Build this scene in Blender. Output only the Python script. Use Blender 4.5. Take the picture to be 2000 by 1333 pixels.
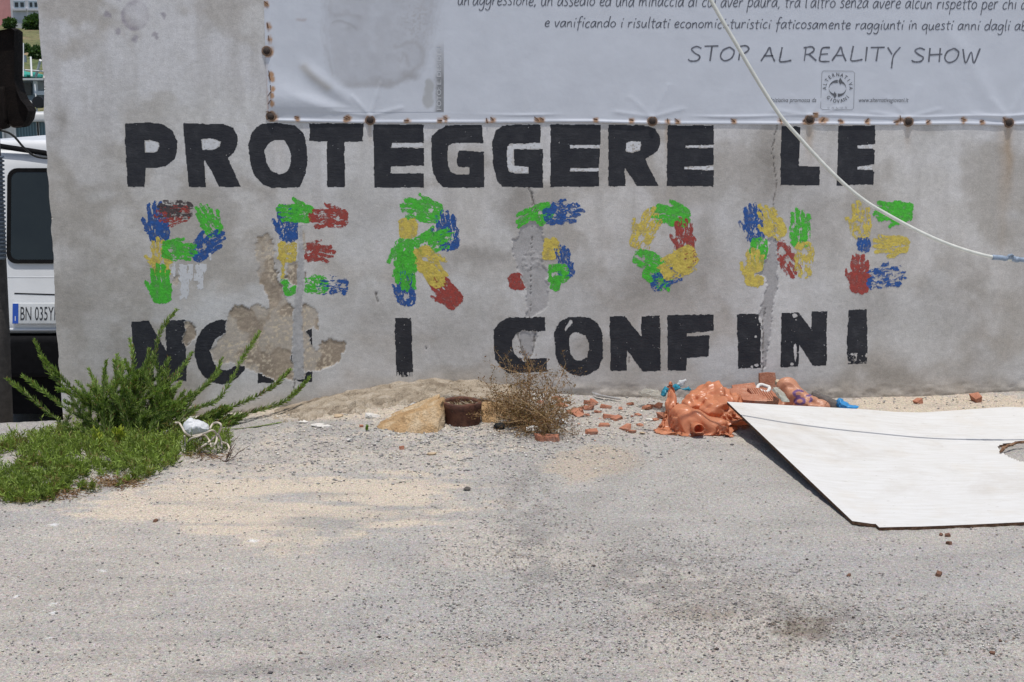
import bpy, bmesh, math, random
import numpy as np
from mathutils import Vector, Matrix

random.seed(7)
rng = np.random.default_rng(7)
scene = bpy.context.scene
for o in list(bpy.data.objects):
    bpy.data.objects.remove(o)

# ------------------------------------------------------------------ camera
FOC, CX, CY = 2700.0, 1000.0, 666.5          # focal length in photo pixels
PITCH = math.radians(10.0)
CAM = np.array([0.0, -6.6, 1.43])
cam = bpy.data.cameras.new('camera')
cam.sensor_width = 36.0
cam.lens = FOC / 2000.0 * 36.0
cam.clip_start = 0.05
cam.clip_end = 5000
camo = bpy.data.objects.new('camera', cam)
scene.collection.objects.link(camo)
camo.location = CAM
camo.rotation_euler = (math.radians(90) - PITCH, 0, 0)
scene.camera = camo

# ------------------------------------------------------------------ world, sun, exposure
SUN_EL, SUN_AZ = math.radians(79.0), math.radians(3.0)   # high midday sun, in front of the wall
SDIR = np.array([math.sin(SUN_AZ) * math.cos(SUN_EL), -math.cos(SUN_AZ) * math.cos(SUN_EL), math.sin(SUN_EL)])
w = bpy.data.worlds.new('World')
scene.world = w
w.use_nodes = True
nt = w.node_tree
bg = nt.nodes['Background']
sky = nt.nodes.new('ShaderNodeTexSky')
sky.sky_type = 'NISHITA'
sky.sun_disc = False
sky.sun_elevation = SUN_EL
sky.sun_rotation = math.pi - SUN_AZ
sky.air_density = 1.0
sky.dust_density = 1.5
nt.links.new(sky.outputs[0], bg.inputs[0])
bg.inputs[1].default_value = 0.11
sl = bpy.data.lights.new('sun', 'SUN')
sl.energy = 3.2
sl.angle = math.radians(0.53)
sl.color = (1.0, 0.965, 0.91)
so = bpy.data.objects.new('sun', sl)
scene.collection.objects.link(so)
so.location = (0, -3, 12)
so.rotation_euler = Vector(SDIR).to_track_quat('Z', 'Y').to_euler()
vs = scene.view_settings
vs.view_transform = 'Standard'
vs.look = 'None'
vs.exposure = 0.0
vs.gamma = 1.0
vs.use_curve_mapping = False

# ------------------------------------------------------------------ photo pixel <-> place (used to measure the place)
cp, sp = math.cos(PITCH), math.sin(PITCH)
def ray(px, py):
    dx = (np.asarray(px, float) - CX) / FOC
    dy = (CY - np.asarray(py, float)) / FOC
    return dx, cp + dy * sp, -sp + dy * cp
def at(px, py, Y):                       # point on the upright plane y = Y
    dx, dy, dz = ray(px, py)
    t = (Y - CAM[1]) / dy
    return np.stack([CAM[0] + dx * t, CAM[1] + dy * t, CAM[2] + dz * t], -1)
def proj(x, y, z):
    dx, dy, dz = x - CAM[0], y - CAM[1], z - CAM[2]
    f = dy * cp - dz * sp
    u = dy * sp + dz * cp
    f = np.where(f > 0.05, f, 0.05)
    return CX + FOC * dx / f, CY - FOC * u / f

# ------------------------------------------------------------------ noise
def _h(ix, iy, iz, s):
    n = (ix.astype(np.int64) * 374761393 + iy.astype(np.int64) * 668265263 + iz.astype(np.int64) * 2147483647 + s * 1274126177) & 0xffffffff
    n = ((n ^ (n >> 13)) * 1274126177) & 0xffffffff
    n = ((n ^ (n >> 15)) * 2246822519) & 0xffffffff
    return ((n ^ (n >> 16)) & 0xffffff) / float(0xffffff)
def vn(x, y, z=None, s=0):
    x = np.asarray(x, float); y = np.asarray(y, float)
    if z is None:
        ix, iy = np.floor(x), np.floor(y)
        fx, fy = x - ix, y - iy
        fx = fx * fx * (3 - 2 * fx); fy = fy * fy * (3 - 2 * fy)
        z0 = np.zeros_like(ix)
        a = _h(ix, iy, z0, s); b = _h(ix + 1, iy, z0, s); c = _h(ix, iy + 1, z0, s); d = _h(ix + 1, iy + 1, z0, s)
        return (a * (1 - fx) + b * fx) * (1 - fy) + (c * (1 - fx) + d * fx) * fy
    z = np.asarray(z, float)
    ix, iy, iz = np.floor(x), np.floor(y), np.floor(z)
    fx, fy, fz = x - ix, y - iy, z - iz
    fx = fx * fx * (3 - 2 * fx); fy = fy * fy * (3 - 2 * fy); fz = fz * fz * (3 - 2 * fz)
    r = 0
    for k in (0, 1):
        a = _h(ix, iy, iz + k, s); b = _h(ix + 1, iy, iz + k, s); c = _h(ix, iy + 1, iz + k, s); d = _h(ix + 1, iy + 1, iz + k, s)
        v = (a * (1 - fx) + b * fx) * (1 - fy) + (c * (1 - fx) + d * fx) * fy
        r = r + v * (fz if k else 1 - fz)
    return r
def fbm(x, y, z=None, o=4, s=0):
    r, a, t = 0, 1.0, 0
    for k in range(o):
        f = 2.03 ** k
        r = r + a * vn(x * f + 17.3 * k, y * f + 9.1 * k, None if z is None else z * f + 3.7 * k, s + k)
        t += a; a *= 0.5
    return r / t
def sstep(a, b, x):
    t = np.clip((x - a) / (b - a), 0, 1)
    return t * t * (3 - 2 * t)
def inpoly(px, py, poly):
    r = np.zeros(np.shape(px), bool)
    n = len(poly)
    for i in range(n):
        x1, y1 = poly[i]; x2, y2 = poly[(i + 1) % n]
        if y1 == y2: continue
        c = ((y1 > py) != (y2 > py)) & (px < (x2 - x1) * (py - y1) / (y2 - y1) + x1)
        r ^= c
    return r
def dline(px, py, pts):
    d = np.full(np.shape(px), 1e9)
    for (x1, y1), (x2, y2) in zip(pts[:-1], pts[1:]):
        L = (x2 - x1) ** 2 + (y2 - y1) ** 2
        t = np.clip(((px - x1) * (x2 - x1) + (py - y1) * (y2 - y1)) / L, 0, 1)
        d = np.minimum(d, np.hypot(px - x1 - t * (x2 - x1), py - y1 - t * (y2 - y1)))
    return d
def blob(px, py, cx, cy, rx, ry):
    return np.exp(-((px - cx) / rx) ** 2 - ((py - cy) / ry) ** 2)

# ------------------------------------------------------------------ object helpers
ORG = {}
def tag(o, label=None, cat=None, group=None, kind=None):
    if label: o['label'] = label
    if cat: o['category'] = cat
    if group: o['group'] = group
    if kind: o['kind'] = kind
    return o
def empty(name, loc, label, cat, group=None):
    o = bpy.data.objects.new(name, None)
    o.empty_display_size = 0.05
    scene.collection.objects.link(o)
    o.location = loc
    ORG[o.name] = np.array(loc, float)
    return tag(o, label, cat, group)
def mk(name, V, F, mat, parent=None, smooth=False, col=None, origin=None):
    V = np.asarray(V, float).reshape(-1, 3)
    me = bpy.data.meshes.new(name)
    if parent is not None: org = ORG[parent.name]
    elif origin is not None: org = np.array(origin, float)
    else: org = np.array([(V[:, 0].min() + V[:, 0].max()) / 2, (V[:, 1].min() + V[:, 1].max()) / 2, V[:, 2].min()])
    P = V - org
    if isinstance(F, np.ndarray):
        k = F.shape[1]; n = len(F)
        me.vertices.add(len(P)); me.vertices.foreach_set('co', P.astype(np.float32).ravel())
        me.loops.add(n * k); me.loops.foreach_set('vertex_index', F.astype(np.int32).ravel())
        me.polygons.add(n); me.polygons.foreach_set('loop_start', np.arange(0, n * k, k, dtype=np.int32))
        me.update(calc_edges=True)
    else:
        me.from_pydata([tuple(p) for p in P], [], F); me.update()
    if smooth: me.polygons.foreach_set('use_smooth', np.ones(len(me.polygons), bool))
    if col is not None:
        a = me.attributes.new('Col', 'FLOAT_COLOR', 'POINT')
        c = np.ones((len(P), 4), np.float32); c[:, :3] = np.asarray(col)[:, :3]
        a.data.foreach_set('color', c.ravel())
    if mat: me.materials.append(mat)
    o = bpy.data.objects.new(name, me)
    scene.collection.objects.link(o)
    ORG[o.name] = org
    if parent is not None: o.parent = parent
    else: o.location = org
    return o
class MB:
    def __init__(s): s.V = []; s.F = []; s.C = []; s.n = 0
    def add(s, V, F, c=None):
        V = np.asarray(V, float).reshape(-1, 3)
        for f in F: s.F.append([i + s.n for i in f])
        s.V.append(V); s.n += len(V)
        if c is not None: s.C.append(np.tile(np.array(c, float)[:3], (len(V), 1)))
        return s
    def box(s, a, b, c=None):
        x0, y0, z0 = a; x1, y1, z1 = b
        return s.add([(x0,y0,z0),(x1,y0,z0),(x1,y1,z0),(x0,y1,z0),(x0,y0,z1),(x1,y0,z1),(x1,y1,z1),(x0,y1,z1)],
              [(0,3,2,1),(4,5,6,7),(0,1,5,4),(1,2,6,5),(2,3,7,6),(3,0,4,7)], c)
    def tube(s, pts, r, n=6, c=None, cap=True):
        V, F = tube(pts, r, n, cap)
        return s.add(V, F, c)
    def build(s, name, mat, parent=None, smooth=False, **k):
        return mk(name, np.concatenate(s.V), s.F, mat, parent, smooth, np.concatenate(s.C) if s.C else None, **k)
def tube(pts, r, n=6, cap=True):
    P = np.asarray(pts, float); m = len(P)
    R = np.broadcast_to(np.asarray(r, float), (m,))
    T = np.gradient(P, axis=0); T /= np.linalg.norm(T, axis=1)[:, None] + 1e-12
    ref = np.array([0.31, 0.9, 0.22]) if abs(T[0] @ np.array([0.3, .9, .2])) < .9 else np.array([1., 0, 0])
    V = []
    u = np.cross(T[0], ref); u /= np.linalg.norm(u)
    for i in range(m):
        u = u - T[i] * (u @ T[i]); u /= np.linalg.norm(u) + 1e-12
        v = np.cross(T[i], u)
        for k in range(n):
            a = 2 * math.pi * k / n
            V.append(P[i] + R[i] * (math.cos(a) * u + math.sin(a) * v))
    F = []
    for i in range(m - 1):
        for k in range(n):
            a = i * n + k; b = i * n + (k + 1) % n
            F.append((a, b, b + n, a + n))
    if cap:
        F.append(tuple(range(n))[::-1]); F.append(tuple(range((m - 1) * n, m * n)))
    return V, F
def smooth_path(pts, n=8):
    P = [np.array(p, float) for p in pts]
    P = [2 * P[0] - P[1]] + P + [2 * P[-1] - P[-2]]
    out = []
    for i in range(1, len(P) - 2):
        for k in range(n):
            t = k / n
            out.append(0.5 * (2 * P[i] + (P[i+1] - P[i-1]) * t + (2*P[i-1] - 5*P[i] + 4*P[i+1] - P[i+2]) * t*t + (3*P[i] - P[i-1] - 3*P[i+1] + P[i+2]) * t**3))
    out.append(P[-2])
    return np.array(out)
def grid(nx, ny):
    i = np.arange(nx - 1)[None, :] + np.arange(ny - 1)[:, None] * nx
    i = i.ravel()
    return np.stack([i, i + 1, i + nx + 1, i + nx], 1)
def axis(fine0, fine1, step, lo, hi, g=1.25):
    a = list(np.arange(fine0, fine1 + step / 2, step))
    s = step; x = a[-1]
    while x < hi:
        s *= g; x += s; a.append(min(x, hi))
    s = step; x = a[0]; b = []
    while x > lo:
        s *= g; x -= s; b.append(max(x, lo))
    return np.array(b[::-1] + a)
def hull(name, pts, mat, parent=None, **k):
    bm = bmesh.new()
    for p in pts: bm.verts.new(p)
    r = bmesh.ops.convex_hull(bm, input=bm.verts)
    dead = list({g for g in r['geom_interior'] + r['geom_unused'] if isinstance(g, bmesh.types.BMVert)})
    if dead: bmesh.ops.delete(bm, geom=dead, context='VERTS')
    bm.verts.index_update()
    V = [tuple(v.co) for v in bm.verts]; F = [[v.index for v in f.verts] for f in bm.faces]
    bm.free()
    return mk(name, V, F, mat, parent, **k)
def remesh(V, F, voxel, sub=None):
    me = bpy.data.meshes.new('tmp'); me.from_pydata([tuple(v) for v in V], [], [list(f) for f in F]); me.update()
    o = bpy.data.objects.new('tmp', me); scene.collection.objects.link(o)
    m = o.modifiers.new('r', 'REMESH'); m.mode = 'VOXEL'; m.voxel_size = voxel
    sm = o.modifiers.new('s', 'SMOOTH'); sm.iterations = 3
    dg = bpy.context.evaluated_depsgraph_get()
    e = o.evaluated_get(dg); me2 = bpy.data.meshes.new_from_object(e)
    n = len(me2.vertices); P = np.zeros(n * 3); me2.vertices.foreach_get('co', P); P = P.reshape(-1, 3)
    N = np.zeros(n * 3); me2.vertices.foreach_get('normal', N); N = N.reshape(-1, 3)
    FF = [list(p.vertices) for p in me2.polygons]
    bpy.data.objects.remove(o); bpy.data.meshes.remove(me); bpy.data.meshes.remove(me2)
    return P, N, FF
def ellipsoid(c, r, rot=None, nu=20, nv=12):
    V = [];
    for j in range(nv + 1):
        th = math.pi * j / nv
        for i in range(nu):
            ph = 2 * math.pi * i / nu
            V.append((math.sin(th) * math.cos(ph) * r[0], math.sin(th) * math.sin(ph) * r[1], math.cos(th) * r[2]))
    V = np.array(V)
    if rot is not None: V = V @ np.array(Matrix.Rotation(rot[0], 3, rot[1])).T
    F = []
    for j in range(nv):
        for i in range(nu):
            a = j * nu + i; b = j * nu + (i + 1) % nu
            F.append((a, a + nu, b + nu, b))
    return V + np.array(c), F

# ------------------------------------------------------------------ materials
class NT:
    def __init__(s, name):
        s.m = bpy.data.materials.new(name); s.m.use_nodes = True
        s.t = s.m.node_tree; s.b = s.t.nodes['Principled BSDF']
    def n(s, typ, **k):
        x = s.t.nodes.new('ShaderNode' + typ)
        for a, v in k.items():
            if a.startswith('i_'): x.inputs[a[2:].replace('_', ' ')].default_value = v
            else: setattr(x, a, v)
        return x
    def l(s, a, b): s.t.links.new(a, b)
    def coord(s): return s.n('TexCoord').outputs['Object']
    def noise(s, vec, scale, detail=3, rough=.55, dist=0):
        x = s.n('TexNoise'); x.inputs['Scale'].default_value = scale; x.inputs['Detail'].default_value = detail
        x.inputs['Roughness'].default_value = rough; x.inputs['Distortion'].default_value = dist
        s.l(vec, x.inputs['Vector']); return x.outputs['Fac']
    def ramp(s, fac, stops):
        x = s.n('ValToRGB'); e = x.color_ramp.elements
        while len(e) < len(stops): e.new(.5)
        for i, (p, c) in enumerate(stops):
            e[i].position = p; e[i].color = (*c, 1) if len(c) == 3 else c
        s.l(fac, x.inputs[0]); return x.outputs[0]
    def mix(s, a, b, fac, mode='MIX'):
        x = s.n('Mix', data_type='RGBA', blend_type=mode)
        if isinstance(fac, (int, float)): x.inputs[0].default_value = fac
        else: s.l(fac, x.inputs[0])
        for v, i in ((a, 6), (b, 7)):
            if isinstance(v, tuple): x.inputs[i].default_value = (*v, 1)
            else: s.l(v, x.inputs[i])
        return x.outputs[2]
    def bump(s, h, strength, dist=.01):
        x = s.n('Bump'); x.inputs['Strength'].default_value = strength; x.inputs['Distance'].default_value = dist
        s.l(h, x.inputs['Height']); s.l(x.outputs[0], s.b.inputs['Normal']); return x.outputs[0]
    def col(s, v):
        if isinstance(v, tuple): s.b.inputs['Base Color'].default_value = (*v, 1)
        else: s.l(v, s.b.inputs['Base Color'])
    def rough(s, v): s.b.inputs['Roughness'].default_value = v
    def attr(s): return s.n('Attribute', attribute_name='Col').outputs['Color']
def g3(v): return (v, v, v)
def simple(name, c, rough=.7, var=.25, scale=30, bump=0, bscale=None, metal=0, spec=None, attr=False):
    t = NT(name); v = t.coord()
    n = t.noise(v, scale, 4)
    lo, hi = g3(1 - var), g3(1 + var)
    base = t.attr() if attr else c
    t.col(t.mix(base, t.ramp(n, [(.25, lo), (.75, hi)]), 1.0, 'MULTIPLY'))
    t.rough(rough); t.b.inputs['Metallic'].default_value = metal
    if spec is not None: t.b.inputs['Specular IOR Level'].default_value = spec
    if bump: t.bump(t.noise(v, bscale or scale * 3, 4), bump)
    return t.m
def leafmat(name, trans=.35, rough=.55):
    t = NT(name); a = t.attr(); t.col(a); t.rough(rough); t.b.inputs['Specular IOR Level'].default_value = .3
    tr = t.n('BsdfTranslucent'); t.l(t.mix(a, (1.25, 1.35, .6), 1, 'MULTIPLY'), tr.inputs[0])
    mx = t.n('MixShader'); mx.inputs[0].default_value = trans
    t.l(t.b.outputs[0], mx.inputs[1]); t.l(tr.outputs[0], mx.inputs[2])
    t.l(mx.outputs[0], t.t.nodes['Material Output'].inputs[0])
    return t.m
def plastic(name, c, trans=.3, rough=.28, var=.15, rings=None, clear=0):
    t = NT(name); v = t.coord()
    n = t.noise(v, 14, 3)
    base = t.mix(c, t.ramp(n, [(.3, g3(1 - var)), (.7, g3(1 + var))]), 1, 'MULTIPLY')
    t.col(base); t.rough(rough)
    ns = t.n('TexNoise'); ns.inputs['Scale'].default_value = 9; t.l(v, ns.inputs['Vector'])
    wv = t.mix(v, ns.outputs['Color'], .06)
    vo = t.n('TexVoronoi'); vo.inputs['Scale'].default_value = 19; t.l(wv, vo.inputs['Vector'])
    t.bump(vo.outputs['Distance'], .35, .010)
    tr = t.n('BsdfTranslucent'); t.l(base, tr.inputs[0])
    mx = t.n('MixShader'); mx.inputs[0].default_value = trans
    t.l(t.b.outputs[0], mx.inputs[1]); t.l(tr.outputs[0], mx.inputs[2])
    out = mx.outputs[0]
    if clear:
        tp = t.n('BsdfTransparent'); m2 = t.n('MixShader'); m2.inputs[0].default_value = clear
        t.l(out, m2.inputs[1]); t.l(tp.outputs[0], m2.inputs[2]); out = m2.outputs[0]
    t.l(out, t.t.nodes['Material Output'].inputs[0])
    return t.m

# ------------------------------------------------------------------ the lie of the land
BASE = [(-400, 850), (0, 838), (120, 832), (330, 817), (500, 803), (600, 790), (700, 768), (780, 755), (850, 748), (930, 752), (1000, 761), (1120, 772), (1250, 776), (1600, 778), (1800, 776), (1900, 770), (2000, 766), (2400, 760)]
_bx = np.array([at(a, b, 0.0)[0] for a, b in BASE]); _bz = np.array([at(a, b, 0.0)[2] for a, b in BASE])
def wbase(x): return np.interp(x, _bx, _bz)
def gz(x, y):
    x = np.asarray(x, float); y = np.asarray(y, float)
    f = np.exp(-(np.minimum(y, 0) / 0.75) ** 2)
    z = wbase(x) * f
    z = z + (-0.30) * sstep(0.05, 1.15, y) - 2.2 * sstep(8.0, 8.15, y) - 1.5 * sstep(8.2, 14, y)
    z = z + 0.010 * (fbm(x * 1.3, y * 1.3, o=3, s=5) - .5) * sstep(-30, -8, -np.abs(y))
    return z
def gp(px, py, dz=0.0):                  # point on the ground seen at a pixel
    Y = -1.0
    for _ in range(40):
        p = at(px, py, Y)
        e = p[2] - (gz(p[0], p[1]) + dz)
        Y += float(e) * 2.2
        Y = min(Y, 6.0)
    return at(px, py, Y)

def gpv(PX, PY, it=40):                  # the same for many pixels at once
    PX = np.asarray(PX, float); PY = np.asarray(PY, float)
    Y = np.full(len(PX), -1.0)
    for _ in range(it):
        P = at(PX, PY, Y); Y = np.minimum(Y + (P[:, 2] - gz(P[:, 0], P[:, 1])) * 2.2, .5)
    return at(PX, PY, Y)
# ================================================================== GROUND
def build_ground():
    X = axis(-2.75, 2.75, 0.011, -1500, 1500, 1.22)
    Y = axis(-3.6, 0.03, 0.011, -1500, 1500, 1.22)
    XX, YY = np.meshgrid(X, Y)
    ZZ = gz(XX, YY)
    px, py = proj(XX, YY, ZZ)
    ok = (YY > -5.2) & (YY < 3) & (np.abs(XX) < 4)
    px = np.where(ok, px, -3000); py = np.where(ok, py, 3000)
    n1 = fbm(XX * 5, YY * 5, o=5, s=1); n2 = fbm(XX * 22, YY * 22, o=4, s=2); n3 = fbm(XX * 1.7, YY * 1.7, o=3, s=3)
    n4 = fbm(XX * 3 + 7, YY * 14, o=4, s=8)          # streaks along x (traffic)
    # --- colours
    asph = np.array([.375, .353, .325]); sand = np.array([.575, .487, .38]); dust = np.array([.47, .42, .36]); dark = np.array([.20, .185, .172])
    mud = np.array([.40, .325, .245])
    C = np.ones(XX.shape + (3,)) * asph
    def lay(col, m):
        nonlocal C
        m = np.clip(m, 0, 1)[..., None]; C = C * (1 - m) + np.array(col) * m
    C = C * (0.86 + .28 * n1)[..., None]
    lay(dust, .55 * sstep(.45, .7, n3))
    wob = (n1 - .5) * 130
    wob2 = (n4 - .5) * 60
    # sandy sheet in the left middle
    s1 = sstep(-.12, .55, 1.25 * blob(px + wob, py + wob2, 470, 990, 390, 62) + .95 * blob(px + wob, py + wob2, 690, 960, 260, 50) + .6 * blob(px + wob, py, 540, 1062, 120, 26) - .55 + (n2 - .5) * .9 + (n1 - .5) * .7 + (fbm(XX * 4, YY * 26, o=4, s=33) - .5) * .9)
    s1 *= sstep(.34, .66, fbm(XX * 2.6, YY * 11, o=5, s=31) + .20)
    lay(sand, s1 * .85)
    lay(asph * .92, sstep(.55, .75, blob(px, py, 620, 1020, 110, 16) + (n2 - .5) * .4) * .6)
    # gravelly sand in front of the wall, apron foot
    s2 = sstep(.30, .6, blob(px + wob, py + wob2, 820, 850, 330, 60) + (n1 - .5) * 1.0 - .1)
    lay(sand * np.array([.95, .97, 1.0]), s2 * .55 * sstep(.4, .6, n2))
    s3 = sstep(.35, .65, blob(px + wob * .6, py, 1160, 900, 110, 40) + (n1 - .5) * .8)
    lay(mud * 1.12, s3 * .6)
    s4 = sstep(.3, .6, blob(px, py + wob2 * .3, 1850, 790, 260, 22) + (n2 - .5) * .5)
    lay(sand * .95, s4 * .9)
    lay(sand * .9, .85 * sstep(.2, .6, blob(px, py, 640, 800, 190, 22)))
    # grit banks (darker bands of loose stones) and worn grey sheet at right
    b1 = blob(px, py, 1030, 1010, 55, 150) + blob(px, py, 1290, 1130, 230, 60) + .9 * blob(px, py, 1560, 1210, 160, 45) + .6 * blob(px, py, 1850, 1230, 240, 30)
    lay(dark * 1.25, .72 * sstep(.25, .8, b1 + (n1 - .5) * .9) * sstep(.35, .65, n2))
    lay(np.array([.36, .345, .33]), .7 * sstep(.2, .7, blob(px, py, 1750, 1110, 330, 60)))
    lay(np.array([.15, .115, .08]), .62 * sstep(.25, 1.0, 1.1 * blob(px + wob * .9, py + wob2 * .6, 1555, 1228, 95, 32) + (n2 - .5) * .9 + (n1 - .5) * .8))
    lay(np.array([.25, .20, .15]), .5 * sstep(.35, .9, blob(px + wob * .5, py, 1360, 1200, 120, 20) + (n2 - .5) * .8))
    # tyre smears in the near left
    yl = 1318 - (px - 300) * .045
    lay(dark * 1.1, .55 * np.exp(-((py - yl) / 13) ** 2) * sstep(250, 480, px) * (1 - sstep(700, 900, px)) * sstep(.3, .6, n2 + .1))
    yl2 = 1300 - (px - 800) * .085
    lay(dust * .95, .6 * np.exp(-((py - yl2) / 40) ** 2) * sstep(650, 800, px) * (1 - sstep(1050, 1250, px)))
    lay(dark * 1.3, .30 * sstep(.45, .8, n4) * sstep(-1, 0, px / 3000))
    for x0, y0, x1, y1, wd, a_ in ((300, 1330, 1400, 1180, 26, .35), (1000, 1340, 1500, 1262, 16, .4), (1450, 1140, 2050, 1070, 30, .22), (1040, 1045, 1250, 900, 22, .3), (-50, 1120, 700, 1210, 40, .2), (200, 1260, 900, 1180, 30, .18)):
        dl = dline(px + wob * .15, py + wob2 * .25, [(x0, y0), ((x0 + x1) / 2, (y0 + y1) / 2 + 18), (x1, y1)])
        lay(dark * 1.35, a_ * np.exp(-(dl / wd) ** 2) * (.4 + .9 * n1))
    for sx, sy in ((105, 1180), (35, 1165), (495, 1057), (100, 1197), (205, 1115), (95, 1246), (110, 1025)):
        lay((.75, .75, .74), .8 * sstep(.5, .9, blob(px + (n2 - .5) * 40, py, sx, sy, 12, 4) + (n2 - .5) * .4))
    # --- relief
    grit = (vn(XX * 62, YY * 62, s=11) - .5) * .004 + (n2 - .5) * .006
    near = sstep(-6, -4.5, -np.abs(YY + 1)) * ok
    ZZ = ZZ + grit * near * (1 - .75 * s1)
    V = np.stack([XX, YY, ZZ], -1).reshape(-1, 3)
    t = NT('worn_asphalt'); v = t.coord()
    a = t.attr()
    f1 = t.noise(v, 210, 2, .6); f2 = t.noise(v, 90, 3, .6); f3 = t.noise(v, 420, 1, .5)
    vo = t.n('TexVoronoi'); vo.inputs['Scale'].default_value = 150; t.l(v, vo.inputs['Vector'])
    c = t.mix(a, t.ramp(f1, [(.30, g3(.55)), (.44, g3(.95)), (.58, g3(1.08)), (.72, g3(1.5))]), .85, 'MULTIPLY')
    c = t.mix(c, t.ramp(f2, [(.3, g3(.72)), (.7, g3(1.25))]), .8, 'MULTIPLY')
    c = t.mix(c, t.ramp(f3, [(.3, g3(.7)), (.7, g3(1.3))]), .7, 'MULTIPLY')
    c = t.mix(c, vo.outputs['Color'], .07, 'OVERLAY')
    t.col(c); t.rough(.92); t.b.inputs['Specular IOR Level'].default_value = .25
    h = t.n('Math', operation='ADD'); t.l(f1, h.inputs[0]); t.l(f2, h.inputs[1])
    t.bump(h.outputs[0], .55, .006)
    o = mk('ground', V, grid(len(X), len(Y)), t.m, smooth=True, col=np.clip(C, 0.02, .9).reshape(-1, 3), origin=(0, 0, 0))
    tag(o, 'worn dusty grey asphalt yard with sandy patches in front of the wall', None, None, 'structure')
build_ground()

# ================================================================== WALL
WX0 = float(at(97, 400, 0.0)[0])
PATCHES = {
 'brown': [
  [(447,606),(461,594),(486,604),(501,592),(518,604),(526,598),(522,575),(508,552),(503,535),(505,515),(498,490),(504,462),(522,455),(535,466),(537,485),(536,520),(541,540),(552,566),(564,588),(572,600),(571,640),(571,700),(573,740),(600,726),(631,721),(652,715),(668,707),(669,688),(678,678),(673,670),(656,667),(645,663),(635,667),(622,673),(616,690),(606,665),(600,648),(612,640),(621,648),(621,615),(617,600),(597,597),(588,592),(590,640),(594,735),(575,741),(560,742),(540,741),(515,733),(500,728),(486,724),(475,714),(457,709),(438,708),(419,703),(413,686),(421,669),(440,650),(444,629)],
  [(556,545),(562,520),(575,512),(584,515),(592,520),(596,540),(592,560),(582,556),(570,552)],
  [(589,442),(594,450),(596,480),(592,500),(587,470)],
  [(360,632),(378,628),(384,640),(380,660),(372,672),(364,676),(358,664)],
  [(341,535),(347,539),(346,556),(339,558),(337,545)],
 ],
 'grey': [
  [(1024,437),(1040,432),(1050,437),(1058,447),(1061,472),(1057,500),(1061,519),(1067,527),(1070,554),(1069,592),(1062,603),(1046,614),(1040,620),(1028,622),(1026,598),(1028,563),(1018,538),(1010,527),(1005,510),(1002,488),(1003,469),(1012,462)],
  [(1499,468),(1508,463),(1516,468),(1519,487),(1520,514),(1515,533),(1521,567),(1513,586),(1508,604),(1506,640),(1497,690),(1494,718),(1488,716),(1490,660),(1486,620),(1490,592),(1496,561),(1494,542),(1484,536),(1473,536),(1478,533),(1491,530),(1493,508),(1502,493)],
  [(1013,650),(1022,648),(1046,648),(1048,660),(1042,672),(1040,690),(1032,704),(1024,705),(1018,690),(1016,668)],
 ]}
STRIP = [(573,742),(571,640),(575,595),(580,560),(582,480),(585,440),(590,440),(593,500),(595,560),(588,595),(592,650),(594,740)]
CRACKS = [([(1035,370),(1042,395),(1050,425),(1058,440)],1.0),([(1518,235),(1508,300),(1516,360),(1510,400),(1512,450),(1515,470)],.8),([(1490,716),(1488,735),(1484,745)],1.3),
          ([(577,742),(574,752),(580,775)],1.0),([(1495,600),(1489,640),(1490,700)],.9),([(1012,650),(1018,680),(1027,705)],1.2),([(1046,650),(1040,690),(1030,704)],.9),
          ([(734,572),(738,590)],.9),([(831,675),(832,682)],.9),([(1230,700),(1228,712)],.5),([(1040,375),(1035,640)],.3)]
def warp(px, py):
    a = (fbm(px / 14, py / 14, o=3, s=41) - .5) * 11; b = (fbm(px / 14 + 50, py / 14, o=3, s=42) - .5) * 11
    a = a + (fbm(px / 4.5, py / 4.5, o=2, s=43) - .5) * 6.5; b = b + (fbm(px / 4.5 + 9, py / 4.5, o=2, s=44) - .5) * 6.5
    return px + a, py + b
def patch_mask(px, py):
    qx, qy = warp(px, py)
    br = np.zeros(np.shape(px), bool); gr = br.copy()
    for p in PATCHES['brown']: br |= inpoly(qx, qy, p)
    for p in PATCHES['grey']: gr |= inpoly(qx, qy, p)
    st = inpoly(px + (qx - px) * .35, py, STRIP)
    br &= ~st
    gr &= ~br
    return br, gr, st
def patch_bad(px, py, both=True):         # peeled area, grown by one cell
    br, gr, st = patch_mask(px, py)
    b = br | st
    if both: b = b | gr
    d = b.copy()
    d[1:] |= b[:-1]; d[:-1] |= b[1:]; d[:, 1:] |= b[:, :-1]; d[:, :-1] |= b[:, 1:]
    return d
wall = empty('wall', (0, 0.12, 0), 'weathered grey plastered wall with big painted slogan and peeling patches', 'wall')
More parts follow.
